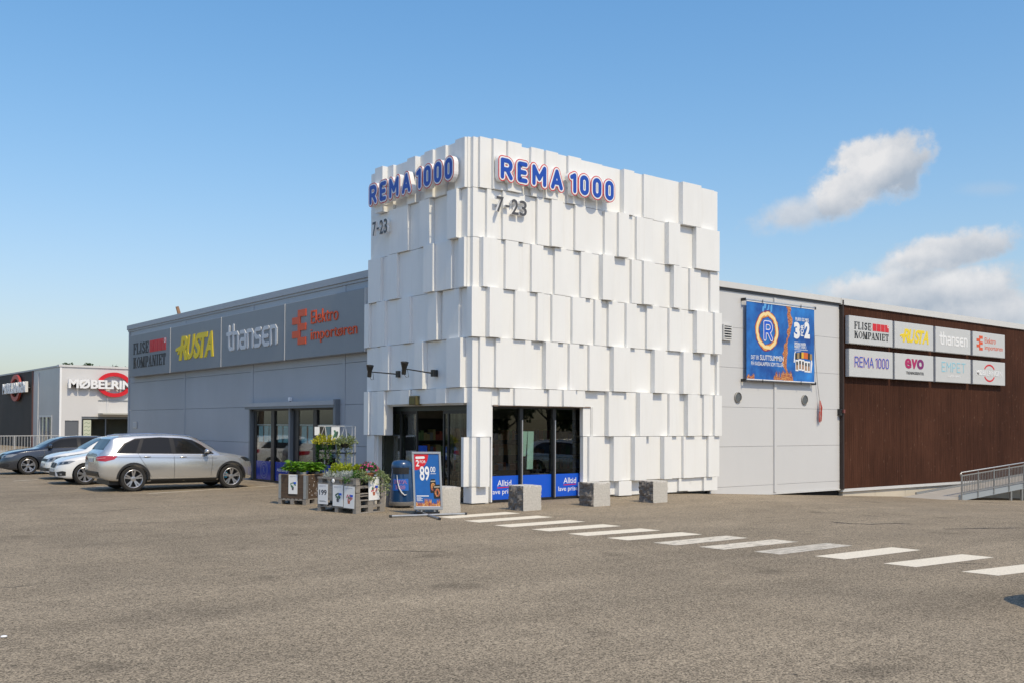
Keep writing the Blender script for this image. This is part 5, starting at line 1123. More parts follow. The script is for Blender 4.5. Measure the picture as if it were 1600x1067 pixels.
SEDAN = dict(BMW); SEDAN.update(len=4.70, R=.335, axles=(-1.42, 1.46), spokes=5,
 zt=[(-2.35, .95), (-2.25, 1.06), (-2.1, 1.20), (-1.8, 1.34), (-1.2, 1.425), (-.4, 1.44), (.1, 1.41), (.45, 1.31), (.8, 1.13), (1.08, 1.0), (1.35, .955), (1.75, .90), (2.08, .82), (2.27, .68), (2.35, .50)],
 zb=[(-2.35, .42), (-2.1, .28), (-1, .18), (1, .17), (2, .18), (2.35, .26)],
 w=[(-2.35, .66), (-2.2, .82), (-1.6, .90), (0, .905), (1.3, .905), (1.75, .88), (2.08, .79), (2.26, .62), (2.35, .42)],
 zs=[(-2.35, .85), (-2.0, 1.0), (0, .96), (1.0, .91), (1.6, .85), (2.1, .70), (2.35, .46)],
 wt=[(-2.35, .56), (-1.9, .58), (0, .58), (.6, .60), (1.05, .68), (1.4, .72), (2.05, .60), (2.35, .32)],
 dlo=[(-1.85, 1.03), (.90, .98), (.58, 1.18), (.3, 1.31), (-.1, 1.36), (-.9, 1.36), (-1.5, 1.26)],
 win=[[(-1.72, 1.045), (-1.3, 1.035), (-1.2, 1.30), (-1.45, 1.25)], [(-1.2, 1.035), (-.40, 1.02), (-.42, 1.345), (-.9, 1.34), (-1.1, 1.315)], [(-.28, 1.02), (.80, .995), (.52, 1.18), (.28, 1.285), (-.28, 1.34)]],
 seams=[((-.34, 1.0), (-.34, .28)), ((.92, .95), (.85, .30)), ((-1.22, 1.02), (-1.0, .55))], handles=[(-1.05, .89), (-.08, .87)], sill=[(-1.0, .18), (1.02, .17), (1.02, .23), (-1.0, .24)], mirror=(.72, 1.0),
 lights=[('headlight', [(2.28, .40, .60), (2.26, .40, .70), (1.98, .80, .765), (1.84, .87, .76), (2.0, .80, .665)], (-.8, -.6, 0), LAMPG), ('tail_light', [(-2.28, .55, .85), (-2.28, .55, .97), (-2.0, .86, .98), (-2.0, .86, .88)], (.8, -.6, 0), TAILR),
         ('fog_intake', [(2.28, .55, .28), (2.29, .48, .42), (2.16, .70, .42), (2.10, .78, .40), (2.12, .78, .30)], (-.85, -.5, 0), BLACKP)],
 lightdetail=[('lamp_ring', [(2.20, .50, .635), (2.19, .50, .69), (2.12, .60, .705), (2.13, .60, .65)], (-.8, -.6, 0), LAMPD)],
 center=[('windscreen', [(1.04, -.63, 1.04), (1.04, .63, 1.04), (.42, .52, 1.34), (.42, -.52, 1.34)], (-.6, 0, -1), CGLASS, .006),
         ('kidney_grille', [(2.35, .03, .50), (2.35, .30, .52), (2.35, .32, .66), (2.35, .04, .68)], (-1, 0, 0), BLACKP, .012), ('kidney_grille', [(2.35, -.03, .50), (2.35, -.30, .52), (2.35, -.32, .66), (2.35, -.04, .68)], (-1, 0, 0), BLACKP, .012),
         ('lower_grille', [(2.35, -.5, .24), (2.35, .5, .24), (2.35, .46, .38), (2.35, -.46, .38)], (-1, 0, 0), BLACKP, .010), ('number_plate', [(2.35, -.25, .38), (2.35, .25, .38), (2.35, .25, .48), (2.35, -.25, .48)], (-1, 0, 0), PLATE, .016),
         ('rear_window', [(-2.1, -.5, 1.10), (-2.1, .5, 1.10), (-1.85, .46, 1.32), (-1.85, -.46, 1.32)], (1, 0, -.4), CGLASS, .006)])
HATCH = dict(BMW); HATCH.update(len=4.30, axles=(-1.30, 1.32), spokes=5,
 zt=[(-2.15, .98), (-2.1, 1.15), (-1.95, 1.36), (-1.6, 1.47), (-.9, 1.51), (-.2, 1.50), (.25, 1.43), (.6, 1.26), (.95, 1.05), (1.2, .98), (1.6, .925), (1.92, .83), (2.08, .72), (2.15, .56)],
 lights=[('headlight', [(2.09, .40, .60), (2.06, .40, .73), (1.85, .76, .80), (1.66, .85, .82), (1.78, .82, .70), (1.95, .70, .62)], (-.8, -.6, 0), LAMPG), ('tail_light', [(-2.1, .55, .80), (-2.1, .55, .95), (-1.85, .84, .96), (-1.85, .84, .84)], (.8, -.6, 0), TAILR),
         ('fog_intake', [(2.11, .42, .30), (2.11, .42, .40), (2.0, .68, .41), (1.94, .74, .38), (1.97, .72, .30)], (-.85, -.5, 0), BLACKP)],
 lightdetail=[('lamp_ring', [(2.0, .50, .64), (1.98, .50, .71), (1.90, .62, .74), (1.93, .62, .66)], (-.8, -.6, 0), LAMPD), ('lamp_ring', [(1.86, .68, .68), (1.84, .68, .75), (1.76, .79, .77), (1.79, .79, .70)], (-.8, -.6, 0), LAMPD), ('fog_lamp', [(2.04, .58, .32), (2.04, .58, .38), (1.99, .66, .38), (1.99, .66, .32)], (-.85, -.5, 0), LAMPG)],
 center=[BMW['center'][0], ('grille', [(2.15, -.42, .62), (2.15, .42, .62), (2.15, .42, .70), (2.15, -.42, .70)], (-1, 0, 0), BLACKP, .010), ('lower_grille', [(2.15, -.44, .29), (2.15, .44, .29), (2.15, .44, .41), (2.15, -.44, .41)], (-1, 0, 0), BLACKP, .010), ('number_plate', [(2.15, -.25, .46), (2.15, .25, .46), (2.15, .25, .56), (2.15, -.25, .56)], (-1, 0, 0), PLATE, .014), BMW['center'][5]])
GC = 'cars parked beside the grey wing'
def place_car(o, C, wheel_xy, axle, heading, sc=1.0):
    """put the near-side wheel of the given axle at a ground point"""
    W = C.get('track', max(p[1] for p in C['w'])-.115)+.10; side = -1 if cos(heading) > 0 else 1
    loc = V((C['axles'][axle], side*W, 0))*sc; c, s = cos(heading), sin(heading)
    o.location = (wheel_xy[0]-(loc.x*c-loc.y*s), wheel_xy[1]-(loc.x*s+loc.y*c), 0); o.rotation_euler = (0, 0, heading); o.scale = (sc, sc, sc)
suv = make_car(SUV, SILVER, 'silver estate SUV parked nose in beside the grey wing, tail towards the road', GC)
place_car(suv, SUV, gp(208.5, 767.4), 0, radians(-2), .98)
bmw = make_car(BMW, WHITEP, 'white hatchback with twin oval grilles, parked right behind the silver SUV', GC)
place_car(bmw, BMW, gp(133, 757), 1, radians(178), 1.0)
vw = make_car(HATCH, WHITEP, 'white hatchback with slim dark grille, parked between the graphite car and the other white car', GC)
place_car(vw, HATCH, (-4.62, 16.4), 1, radians(178), 1.0)
dark = make_car(SEDAN, DARKB, 'dark graphite car at the left edge of the picture, farthest of the parked row', GC)
place_car(dark, SEDAN, gp(44, 741), 1, radians(178), 1.0)
# cars standing out of the picture: one throws the shadow at the right edge, others are mirrored in the glass
c = copy_tree(dark); tag(c, 'graphite car just out of the picture at the right, throwing its shadow on the asphalt', 'car', 'cars elsewhere in the car park'); c.location = (-1.5, -16.23, 0); c.rotation_euler = (0, 0, radians(150)); c.scale = (1, 1, 1)
c = copy_tree(suv); tag(c, 'silver SUV parked across the yard, mirrored in the tower window', 'car', 'cars elsewhere in the car park'); c.location = (13.2, -10.2, gz(13.2, 0)); c.rotation_euler = (0, 0, radians(80)); c.scale = (1, 1, 1)
SKY_SAT, SKY_STR, EXPO = 1.2, .15, .2
# ================================================================== granite blocks
def granite(name, c, rough_):
    m = mat(name, c, .85, var=.22, vscale=28, bump=.8 if rough_ else .25, bscale=22 if rough_ else 90, vdetail=8); return m
GR = granite('granite_sawn', (.50, .475, .43), False); GRR = granite('granite_split_shaded', (.19, .17, .15), True)  # rough split faces also carry their shade as a darker colour
GRS = granite('granite_speckled', (.50, .475, .43), False)
def block(near, sx, sy, h, label, seed, rz=0.0, sawn=False):
    q = random.Random(seed); bm = bmesh.new(); n = 14; faces = {}
    def grid(f, k):
        vs = [[bm.verts.new(f(i/n, j/n)) for j in range(n+1)] for i in range(n+1)]
        for i in range(n):
            for j in range(n): fc = bm.faces.new((vs[i][j], vs[i+1][j], vs[i+1][j+1], vs[i][j+1])); fc.material_index = k
    grid(lambda u, v: (u*sx, 0, v*h), 0); grid(lambda u, v: (sx, u*sy, v*h), 1); grid(lambda u, v: ((1-u)*sx, sy, v*h), 1); grid(lambda u, v: (0, (1-u)*sy, v*h), 0 if sawn else 1); grid(lambda u, v: (u*sx, v*sy, h), 0)
    bmesh.ops.remove_doubles(bm, verts=bm.verts, dist=.001)
    off = V((seed*7.1, seed*3.3, 0))
    for v in bm.verts:
        p = v.co; a = noise.noise(p*6+off)*.5+noise.noise(p*15+off)*.35+noise.noise(p*33+off)*.2
        ex = min(p.x, sx-p.x); fac = 1.0 if (p.x < .001 and not sawn) or p.x > sx-.001 or p.y > sy-.001 else .12
        if p.z > h-.001 or p.y < .001: fac = .10
        if p.x < .001 and not sawn: v.co.x += a*.11*fac-.01
        elif p.x > sx-.001: v.co.x += a*.03*fac
        if p.y < .001: v.co.y += a*.004
        if p.z > h-.001: v.co.z += a*.008
        e = sum(1 for t in (p.x, sx-p.x, p.y, sy-p.y, h-p.z) if t < .001)
        if e >= 2: v.co += (V((sx/2, sy/2, h/2))-p).normalized()*(.008+.012*q.random())
    me = bpy.data.meshes.new('granite_block'); bm.to_mesh(me); bm.free(); me.materials.append(GRS if sawn else GR); me.materials.append(GRR)
    o = bpy.data.objects.new('granite_block', me); COL.objects.link(o); o.location = (near.x, near.y, 0); o.rotation_euler = (0, 0, rz)
    return tag(o, label, 'stone block', 'granite blocks around the entrance')
block(gp(818, 798), .54, .54, .56, 'granite block with rough dark side in front of the left pane of the tower window', 1, radians(1))
block(gp(928, 791), .54, .53, .56, 'granite block standing at the right end of the tower window', 2, radians(-1))
block(gp(1021, 785.4), .53, .50, .54, 'granite block farthest right, in front of the white cladding', 3, radians(0))
block(gp(684, 802), .60, .55, .56, 'pale speckled granite block right behind the price poster stand', 4, radians(-2), True)
block(V((-2.28, .66, 0)), .58, .52, .52, 'pale granite block half hidden behind the blue litter bin', 5, radians(3), True)

# ================================================================== litter bin
bp = gp(629, 792.5); bn = thing('litter_bin', 'dark blue round litter bin with black slot beside the entrance', 'litter bin', (bp.x+.05, bp.y+.12, 0))
BB = mat('bin_blue', (.012, .052, .14), .28, var=.08, vscale=6, coat=.5)
MB().lathe([(.285, .14), (.285, .16), (.235, .86), (.232, .88)], BB, n=40).build('body', bn, smooth=40)
MB().lathe([(.24, .885), (.244, .96), (.23, 1.03), (.18, 1.075), (.08, 1.095), (.001, 1.10)], BB, n=40, capt=False).build('lid', bn, smooth=50)
MB().lathe([(.29, .05), (.297, .07), (.295, .135), (.27, .15)], mat('bin_base', (.22, .21, .20), .5, .3), n=40).lathe([(.2, 0), (.2, .05)], DARKF, n=20).build('base_ring', bn, smooth=40)
bd = (CAM-bn.location); ba = atan2(bd.y, bd.x)-.12
def bcurve(mb, a0, a1, z0, z1, r, m, th=.01):
    P = []; n = 12
    for i in range(n+1):
        a = a0+(a1-a0)*i/n
        for z in (z0, z1): rr_ = r(z); P.append((cos(a)*rr_, sin(a)*rr_, z))
    mb.add(P, [(2*i, 2*i+2, 2*i+3, 2*i+1) for i in range(n)], m)
rb = lambda z: .285-(z-.16)/.7*.05
mb = MB(); bcurve(mb, ba-.85, ba+.85, .78, .93, lambda z: .247, BLACKP); mb.build('slot', bn)
LB = mat('bin_label', (.02, .13, .50), .4)
mb = MB(); bcurve(mb, ba-.75, ba+.75, .40, .67, lambda z: rb(z)+.004, LB); mb.build('label_sheet', bn)
mb = MB(); tf = Frame((cos(ba)*0, sin(ba)*0, 0), (-sin(ba), cos(ba), 0), (0, 0, 1))
def ctext(mb, s, a0, b0, a1, b1, r, m, bold):
    vs, fs = text_geo(s, bold); x0 = min(v.x for v in vs); x1 = max(v.x for v in vs); y0 = min(v.y for v in vs); y1 = max(v.y for v in vs); P = []
    for v in vs: t = a0+(v.x-x0)/(x1-x0)*(a1-a0); z = b0+(v.y-y0)/(y1-y0)*(b1-b0); R_ = rb(z)+(.006 if v.z < 0 else r); P.append((cos(ba+t)*R_, sin(ba+t)*R_, z))
    mb.add(P, fs, m)
pk = mat('label_pink', (.62, .30, .36), .4)
ctext(mb, 'REMA', -.62, .555, .62, .645, .008, pk, .06); ctext(mb, 'REMA', -.60, .56, .60, .64, .010, mat('label_navy', (.06, .08, .38), .4), .01); ctext(mb, '1000', -.42, .43, .42, .52, .008, pk, .06); ctext(mb, '1000', -.40, .435, .40, .515, .010, mat('label_navy', (.06, .08, .38), .4), .01); mb.build('label_lettering', bn)
st = MB(); P = []
for t, z in ((-.30, .76), (-.24, .62), (-.08, .46), (.12, .36), (.34, .30), (.50, .31)): a = ba+t; rr_ = rb(z)+.03; P.append((cos(a)*rr_, sin(a)*rr_, z))
st.tube(P, [.006, .010, .014, .016, .014, .008], mat('strap_white', (.7, .7, .7), .5), 6); o = st.build('strap', loc=bn.location); tag(o, 'white plastic strap dangling from the slot of the blue litter bin', 'strap')

# ================================================================== poster stand
ab = thing('poster_stand', 'swinging poster stand on a grey base with a blue 2 FOR 89.00 price poster', 'poster stand', gp(668, 803), radians(-37))
MB().bevbox(Frame((-.07, .28, 0), (.78, .63, 0), (0, 0, 1)), -.0, .01, 0, .01, 0, .01, BLACKP).build('x') if False else None
fa = Frame((-.29, -.02, .10), (1, 0, 0), (-.05, .075, 1)); PW, PH = .62, 1.24
mb = MB(); FRM = mat('stand_frame', (.46, .46, .46), .35, .6)
for a0, a1, b0, b1 in ((0, PW, 0, .06), (0, PW, PH-.05, PH), (0, .045, .06, PH-.05), (PW-.045, PW, .06, PH-.05)): mb.bevbox(fa, a0, a1, b0, b1, -.03, .02, FRM, .008)
mb.build('frame', ab)
po = MB().fbox(fa, .045, PW-.045, .06, PH-.05, -.02, .0, mat('poster_blue', (.010, .115, .40), .3, var=.25, vscale=1.6)).build('poster', ab)
mb = MB(); x0, x1, y0, y1 = .05, PW-.05, .065, PH-.055
mb.fpoly(fa, [(x0, y1), (x0, y1-.34)]+[(x0+.30*sin(radians(t))*1.0, y1-.34*cos(radians(t))) for t in range(8, 90, 8)]+[(x0+.30, y1)], .0005, .002, RED); mb.build('red_corner', po)
mb = MB(); mb.fstroke(fa, [(x0+.05, y1-.075), (x0+.20, y1-.07)], .026, .002, .004, WHITES); mb.ftext(fa, '2', x0+.03, y1-.26, x0+.10, y1-.12, .002, .004, WHITES, bold=.03); mb.ftext(fa, 'FOR', x0+.115, y1-.19, x0+.24, y1-.13, .002, .004, WHITES, bold=.01)
mb.ftext(fa, '89', .155, .62, .36, .93, .001, .004, WHITES, bold=.02); mb.ftext(fa, '00', .385, .80, .49, .92, .001, .004, WHITES, bold=.01); mb.fbox(fa, .385, .50, .765, .775, .001, .003, WHITES)
mb.fbox(fa, .07, .33, .285, .305, .001, .003, WHITES)
for i in range(4): mb.fbox(fa, .07, .07+.10+.03*(i % 2), .255-i*.022, .265-i*.022, .001, .002, PAPER)
mb.build('lettering', po)
mb = MB()
for (a, b, w, h, e) in ((.37, .36, .12, .30, 0), (.44, .24, .15, .30, .002)):
    mb.fpoly(fa, [(a, b), (a+w, b), (a+w*1.04, b+h*.6), (a+w*.85, b+h), (a+w*.12, b+h*.98), (a-.01, b+h*.6)], .0005, .0025+e, mat('pack_dark', (.02, .018, .016), .3)); mb.fstroke(fa, arc(a+w/2, b+h*.42, w*.26, h*.24, 0, 340, 12), .018, .003+e, .0035+e, FIRE, closed=True); mb.fstroke(fa, [(a+.02, b+h*.82), (a+w-.02, b+h*.84)], .012, .003+e, .0036+e, mat('pack_label', (.45, .4, .32), .4))
mb.build('product_picture', po)
mb = MB(); mb.fbox(fa, x0, x1, y0, y0+.055, .0005, .0012, PAPER); tongues(x0, x1, .20, 6, fa, .0018, fire_mat('fire_print_b'), y0+.01); mb.build('flame_picture', po, recalc=False)
mb = MB()
for a in (.16, .44): mb.box(a-.29-.02, a-.29+.02, -.03, .03, .05, .14, BLACKP); mb.cyl((a-.29, 0, .06), (a-.29, 0, .11), .035, .035, STEEL, 10)
mb.box(-.22, .26, -.05, .05, .03, .06, BLACKP); mb.build('spring_mount', ab)
Minv = Matrix.Rotation(radians(37), 4, 'Z')
for p, q in (((609.7, 808), (728, 804)), ((650, 799.5), (687, 812))):
    A_ = Minv @ (gp(*p)-ab.location); B_ = Minv @ (gp(*q)-ab.location); A_.z = B_.z = .03
    d_ = (B_-A_).normalized(); MB().cyl(A_, B_, .022, .022, STEEL, 10).cyl(A_-d_*.02, A_+d_*.03, .027, .027, BLACKP, 10).cyl(B_-d_*.03, B_+d_*.02, .027, .027, BLACKP, 10).build('base_bar', ab)
MB().box(-.30, .25, -.10, .28, .012, .02, BLACKP).build('base_plate', ab)

# ================================================================== plant boxes
WOODD = mat('stained_wood', (.085, .055, .036), .75, var=.35, vscale=3, stretch=(1, 1, 7), bump=.3); WOODL = mat('raw_wood_edge', (.40, .27, .15), .7, var=.15, vscale=8)
WOODG = mat('weathered_pallet', (.27, .245, .215), .85, var=.22, vscale=5, stretch=(1, 1, 4), bump=.4)
def pallet_mesh(mb, L, W, m, z=0.0):
    for y in (0, W/2-.05, W-.10):
        mb.box(0, L, y, y+.10, z, z+.022, m)
        for x in (0, L/2-.07, L-.145): mb.box(x, x+.145, y+.001, y+.099, z+.0225, z+.10, m)
    for x in (.0, L/2-.07, L-.145): mb.box(x+.001, x+.144, .001, W-.001, z+.1005, z+.122, m)
    k = 0
    while k < 7: y = k*(W-.10)/6; mb.box(.001, L-.001, y, y+.09, z+.1225, z+.144, m); k += 1
c1, c1b = gp(478, 788.7), gp(510.5, 782.7); ang1 = atan2(c1b.y-c1.y, c1b.x-c1.x); ang1 = radians(26)
pl = MB(); pallet_mesh(pl, .82, .82, WOODG); pl_o = pl.build('wooden_pallet', loc=c1); pl_o.rotation_euler = (0, 0, ang1); tag(pl_o, 'low grey wooden pallet under the brown plant box', 'pallet')
pb = thing('plant_box', 'brown wooden pallet collar box with steel corners holding leafy plants', 'plant box', c1+V((0, 0, .146)), ang1)
mb = MB(); B = .80; HB = .56
for k in range(3):
    z0, z1 = k*.188, k*.188+.185
    mb.box(.012, B, .0, .022, z0, z1, WOODD); mb.box(.012, B, B-.022, B, z0, z1, WOODD); mb.box(0.0, .022, .023, B-.023, z0, z1, WOODD); mb.box(B-.022, B, .023, B-.023, z0, z1, WOODD)
mb.build('side_board', pb)
MB().box(-.006, .075, -.007, -.001, 0, HB, STEEL).box(-.007, -.0015, -.0065, .075, .001, HB-.001, STEEL).build('steel_corner', pb)
for x0, x1, y0, y1 in ((B-.07, B+.006, -.007, -.001), (-.007, -.001, B-.07, B+.004)): MB().box(x0, x1, y0, y1, 0, HB, STEEL).build('steel_corner', pb)
MB().box(0, B, 0, .03, HB+.001, HB+.016, WOODL).box(0, .03, .031, B, HB+.001, HB+.016, WOODL).build('top_edge', pb)
mb = MB(); q = random.Random(4)
for i in range(34): x, z = q.uniform(.1, .72), q.uniform(.03, .52); mb.cyl((x, -.003, z), (x, .001, z), .009, .009, PAPER, 6)
mb.build('paint_fleck', pb)
MB().box(.03, B-.03, .03, B-.03, .30, .40, mat('soil', (.03, .022, .016), .95)).build('soil', pb)
def card(corner_px, z_top, plane_o, u, w, h, label, cat, kind, group=None, tilt=0.0):
    fr = Frame(plane_o, u, (0, 0, 1)); o = thing('price_card', label, cat, plane_o, 0, group); f = Frame((0, 0, 0), fr.u+V((0, 0, tilt)), V((0, 0, 1))-fr.u*tilt)
    MB().fbox(f, 0, w, 0, h, .0, .006, PAPER).build('card', o); mb = MB(); dk = mat('print_dark', (.08, .08, .09), .6)
    mb.fbox(f, w*.12, w*.8, h*.90, h*.925, .0061, .0068, mat('print_grey', (.4, .4, .45), .6))
    mb.fbox(f, w*.12, w*.5, h*.865, h*.88, .0061, .0068, mat('print_grey', (.4, .4, .45), .6))
    if kind == 'price': mb.ftext(f, '199', w*.12, h*.45, w*.88, h*.72, .006, .0075, dk, bold=.03); mb.fbox(f, w*.15, w*.85, h*.12, h*.14, .0061, .0068, dk); mb.fbox(f, w*.15, w*.7, h*.16, h*.175, .0061, .0068, dk)
    else:
        flower = {'pink': mat('print_flower_pink', (.55, .16, .18), .6), 'green': mat('print_leaf', (.06, .18, .10), .6), 'dark': mat('print_leaf_dark', (.05, .10, .07), .6)}[kind]
        mb.fpoly(f, [(w*.40, h*.20), (w*.58, h*.20), (w*.62, h*.36), (w*.36, h*.36)], .006, .0072, mat('print_pot', (.42, .13, .07), .6) if kind == 'pink' else dk); r = random.Random(len(label))
        for i in range(16): a, b = w*(.5+.26*r.uniform(-1, 1)), h*(.47+.11*r.uniform(-1, 1)); mb.fstroke(f, [(a, b), (a+.012, b+.012)], w*.05, .0065, .0074+.00004*i, (flower, flower, mat('print_leaf', (.06, .18, .10), .6))[i % 3])
        mb.fbox(f, w*.60, w*.86, h*.52, h*.62, .006, .009, BLUE)
    mb.build('print', o); return o
def Rz(a, v): return V((v[0]*cos(a)-v[1]*sin(a), v[0]*sin(a)+v[1]*cos(a), v[2]))
card(None, 0, c1+Rz(ang1, (-.014, .50, .146+.11)), Rz(ang1, (0, -1, 0)), .26, .46, 'narrow white plant card with a green picture on the brown plant box', 'card', 'green')
# second box: stacked pallets
c2 = gp(556, 802.5); ang2 = radians(13)
S2 = thing('pallet_box', 'box built of upright grey pallets on two lying pallets, filled with pots of plants', 'plant box', c2, ang2)
L2, W2, H2 = .86, 1.24, .76
mb = MB(); 
for z in (0, .147): pallet_mesh(mb, L2, W2, WOODG, z)
mb.build('lying_pallet', S2)
mb = MB()     # upright sides : near (y=0), left (x=0), right, back
z0, z1 = .292, H2
for z in (z0, (z0+z1)/2-.055, z1-.10):
    mb.box(.0, L2, .0, .022, z+.07, z+.092, WOODG); 
for z in (z0, z0+.158, z0+.316):
    mb.box(0, L2, 0, .10, z+.12, z+.142, WOODG)
    for x in (0, L2-.12): mb.box(x, x+.12, .002, .098, z+.0, z+.119, WOODG)
    mb.box(.14, L2-.14, .085, .099, z, z+.10, DARKF) if False else None
mb.build('near_side', S2)
mb = MB()
mb.box(0, .022, .101, W2, z0, z0+.10, WOODG); mb.box(0, .022, .101, W2, z0+.11, z1-.13, WOODG); mb.box(-.002, .022, .101, W2, z1-.045, z1, WOODG)
for y in (.101, W2/2-.06, W2-.13): mb.box(.0225, .12, y, y+.13, z0, z1-.046, WOODG)
mb.box(.121, .145, .101, W2, z0, z1-.02, WOODG); mb.build('left_side', S2)
mb = MB(); mb.box(L2-.03, L2, .101, W2, z0, z1, WOODG); mb.box(.146, L2-.031, W2-.03, W2, z0, z1, WOODG); mb.build('far_side', S2)
MB().box(.15, L2-.035, .12, W2-.035, .5, .56, mat('soil', (.03, .022, .016), .95)).build('soil', S2)
G2 = lambda x, y, z: c2+Rz(ang2, (x, y, z))
card(None, 0, G2(.36, -.008, .27), Rz(ang2, (1, 0, 0)), .32, .50, 'large white card with a pink flower picture on the near side of the pallet box', 'card', 'pink', tilt=.02)
card(None, 0, G2(-.010, 1.20, .16), Rz(ang2, (0, -1, 0)), .32, .44, 'white price card with large dark figures on the left side of the pallet box', 'card', 'price')
card(None, 0, G2(-.010, .72, .14), Rz(ang2, (0, -1, 0)), .33, .46, 'white card with a dark green picture, middle one on the pallet box left side', 'card', 'dark')
card(None, 0, G2(-.010, .37, .12), Rz(ang2, (0, -1, 0)), .33, .47, 'white card with a pink picture next to the near corner of the pallet box', 'card', 'pink', tilt=-.03)
tag(MB().lathe([(.001, .02), (.03, .018), (.05, .0)], PAPER, (0, 0, 0), Rz(ang2, (-1, 0, 0)), 14, False, False).build('round_tag', loc=G2(-.004, .72, .68)), 'small round white tag on the left side of the pallet box', 'tag')

# ------------------------------------------------------------------ plants
HOSTA = leafmat('hosta_leaf', (.06, .20, .012), (.20, .36, .03), 9); YEL = leafmat('yellow_shrub_leaf', (.20, .27, .012), (.42, .46, .03), 9); DUSTY = leafmat('dusty_leaf', (.36, .40, .36), (.58, .61, .56), 14)
VARI = leafmat('variegated_leaf', (.10, .17, .05), (.48, .52, .26), 26); GRN = leafmat('green_leaf', (.03, .10, .012), (.08, .19, .03), 12); PINK = mat('petal_pink', (.46, .055, .18), .6, var=.3, vscale=40); YFL = leafmat('yellow_petal', (.26, .30, .02), (.66, .58, .05), 16); SAGE = leafmat('sage_leaf', (.10, .17, .07), (.24, .32, .17), 16)
TERRA = mat('terracotta', (.36, .13, .065), .8, var=.12, vscale=10); POTW = mat('pale_pot', (.45, .44, .41), .5, var=.1); POTK = mat('dark_pot', (.03, .03, .03), .5)
def pot(o, r, h, m): MB().lathe([(r*.72, 0), (r*.97, h*.85), (r*1.06, h*.86), (r*1.06, h), (r*.95, h)], m, n=20).build('pot', o, smooth=40)
def bush(mb, n, c, rad, ln, w, m, q, up=.35, fold=.15, droop=.1):
    for i in range(n):
        d = V((q.gauss(0, 1), q.gauss(0, 1), abs(q.gauss(.2, .8)))).normalized(); r = q.random()**.45
        p = V(c)+V((d.x*rad[0], d.y*rad[1], d.z*rad[2]))*r
        mb.leaf(p, d+V((q.gauss(0, .5), q.gauss(0, .5), up+q.gauss(0, .4))), (q.gauss(0, 1), q.gauss(0, 1), q.gauss(0, .4)), ln*q.uniform(.7, 1.25), w*q.uniform(.7, 1.2), m, fold, droop)
def plant(name, loc, label, cat, group, fn, pr=.09, ph=.16, pm=POTK, seed=1):
    o = thing(name, label, cat, loc, 0, group); q = random.Random(seed); pot(o, pr, ph, pm); fn(o, q); return o
def hosta(o, q):
    mb = MB()
    for i in range(60):
        a = q.uniform(0, 6.283); e = q.uniform(.25, 1.25); d = V((cos(a)*cos(e), sin(a)*cos(e), sin(e))); p = V((cos(a)*.03, sin(a)*.03, .15))+d*q.uniform(.04, .17)
        l = q.uniform(.13, .21); s = V((-sin(a), cos(a), q.gauss(0, .25))); w = l*.55; up = d.cross(s)
        if up.z < 0: up = -up
        d2 = (d*.9+V((cos(a), sin(a), -.55))*.6).normalized(); p1 = p+d*l*.35; p2 = p1+d2*l*.35; tip = p2+(d2+V((0, 0, -.5))).normalized()*l*.35
        mb.add([p, p1+s*w*.5+up*.02, p1, p1-s*w*.5+up*.02, p2+s*w*.42+up*.012, p2, p2-s*w*.42+up*.012, tip], [(0, 1, 2), (0, 2, 3), (1, 4, 5, 2), (2, 5, 6, 3), (4, 7, 5), (5, 7, 6)], HOSTA)
        mb.cyl((0, 0, .12), p, .004, .003, HOSTA, 4)
    mb.build('foliage', o, recalc=False)
G1 = lambda x, y, z: c1+Rz(ang1, (x, y, z))
i = 0
for x, y, w in ((.16, .20, 'at the near left corner'), (.42, .16, 'in the middle of the near edge'), (.62, .18, 'at the near right corner'), (.18, .54, 'at the far left corner'), (.46, .50, 'in the middle')):
    plant('leafy_plant', G1(x, y, .146+.48), 'bright green broad leaved plant '+w+' of the brown box', 'plant', 'broad leaved plants in the brown box', hosta, .085, .14, POTW if i % 2 == 0 else POTK, 20+i); i += 1
def trailing(m, n=260, dropz=.45, spread=.16, ang=None, ln=.055):
    def f(o, q):
        mb = MB(); bush(mb, n//2, (0, 0, .15), (spread, spread, .16), ln, ln*.6, m, q)
        for s in range(13):
            a = q.uniform(0, 6.283) if ang is None else ang+q.gauss(0, .6); L = dropz*q.uniform(.35, 1.0); p = V((cos(a)*.08, sin(a)*.08, .15)); path = [p]
            for k in range(7): p = p+V((cos(a)*.028*(3-k if k < 3 else .1), sin(a)*.028*(3-k if k < 3 else .1), -L/7*(k/3 if k < 3 else 1.2)))+V((q.gauss(0, .008), q.gauss(0, .008), 0)); path.append(p)
            mb.tube(path, .0025, GRN, 3)
            for k in range(n//20): t = q.random(); b = path[min(7, int(t*8))]; mb.leaf(b+V((q.gauss(0, .02), q.gauss(0, .02), q.gauss(0, .02))), (q.gauss(0, 1), q.gauss(0, 1), q.gauss(-.4, .5)), (q.gauss(0, 1), q.gauss(0, 1), q.gauss(0, .3)), ln*q.uniform(.7, 1.2), ln*.6, m)
        mb.build('foliage', o, recalc=False)
    return f
plant('trailing_plant', G1(.72, .34, .146+.47), 'pale sage trailing plant spilling over the right side of the brown plant box', 'plant', None, trailing(SAGE, 360, .55, .15, ang1+.0), .08, .14, POTK, 41)
def yshrub(o, q): mb = MB(); bush(mb, 430, (0, 0, .16), (.16, .16, .25), .06, .035, YEL, q, .5); mb.build('foliage', o, recalc=False)
for i, (x, y, w) in enumerate(((.30, .98, 'at the far left'), (.50, .78, 'in the middle'), (.56, 1.04, 'at the back'), (.66, .66, 'next to the pink flowers'))):
    plant('yellow_shrub', G2(x, y, .62), 'yellow green potted shrub in the pallet box, '+w, 'plant', 'yellow shrubs in the pallet box', yshrub, .085, .13, POTK, 60+i)
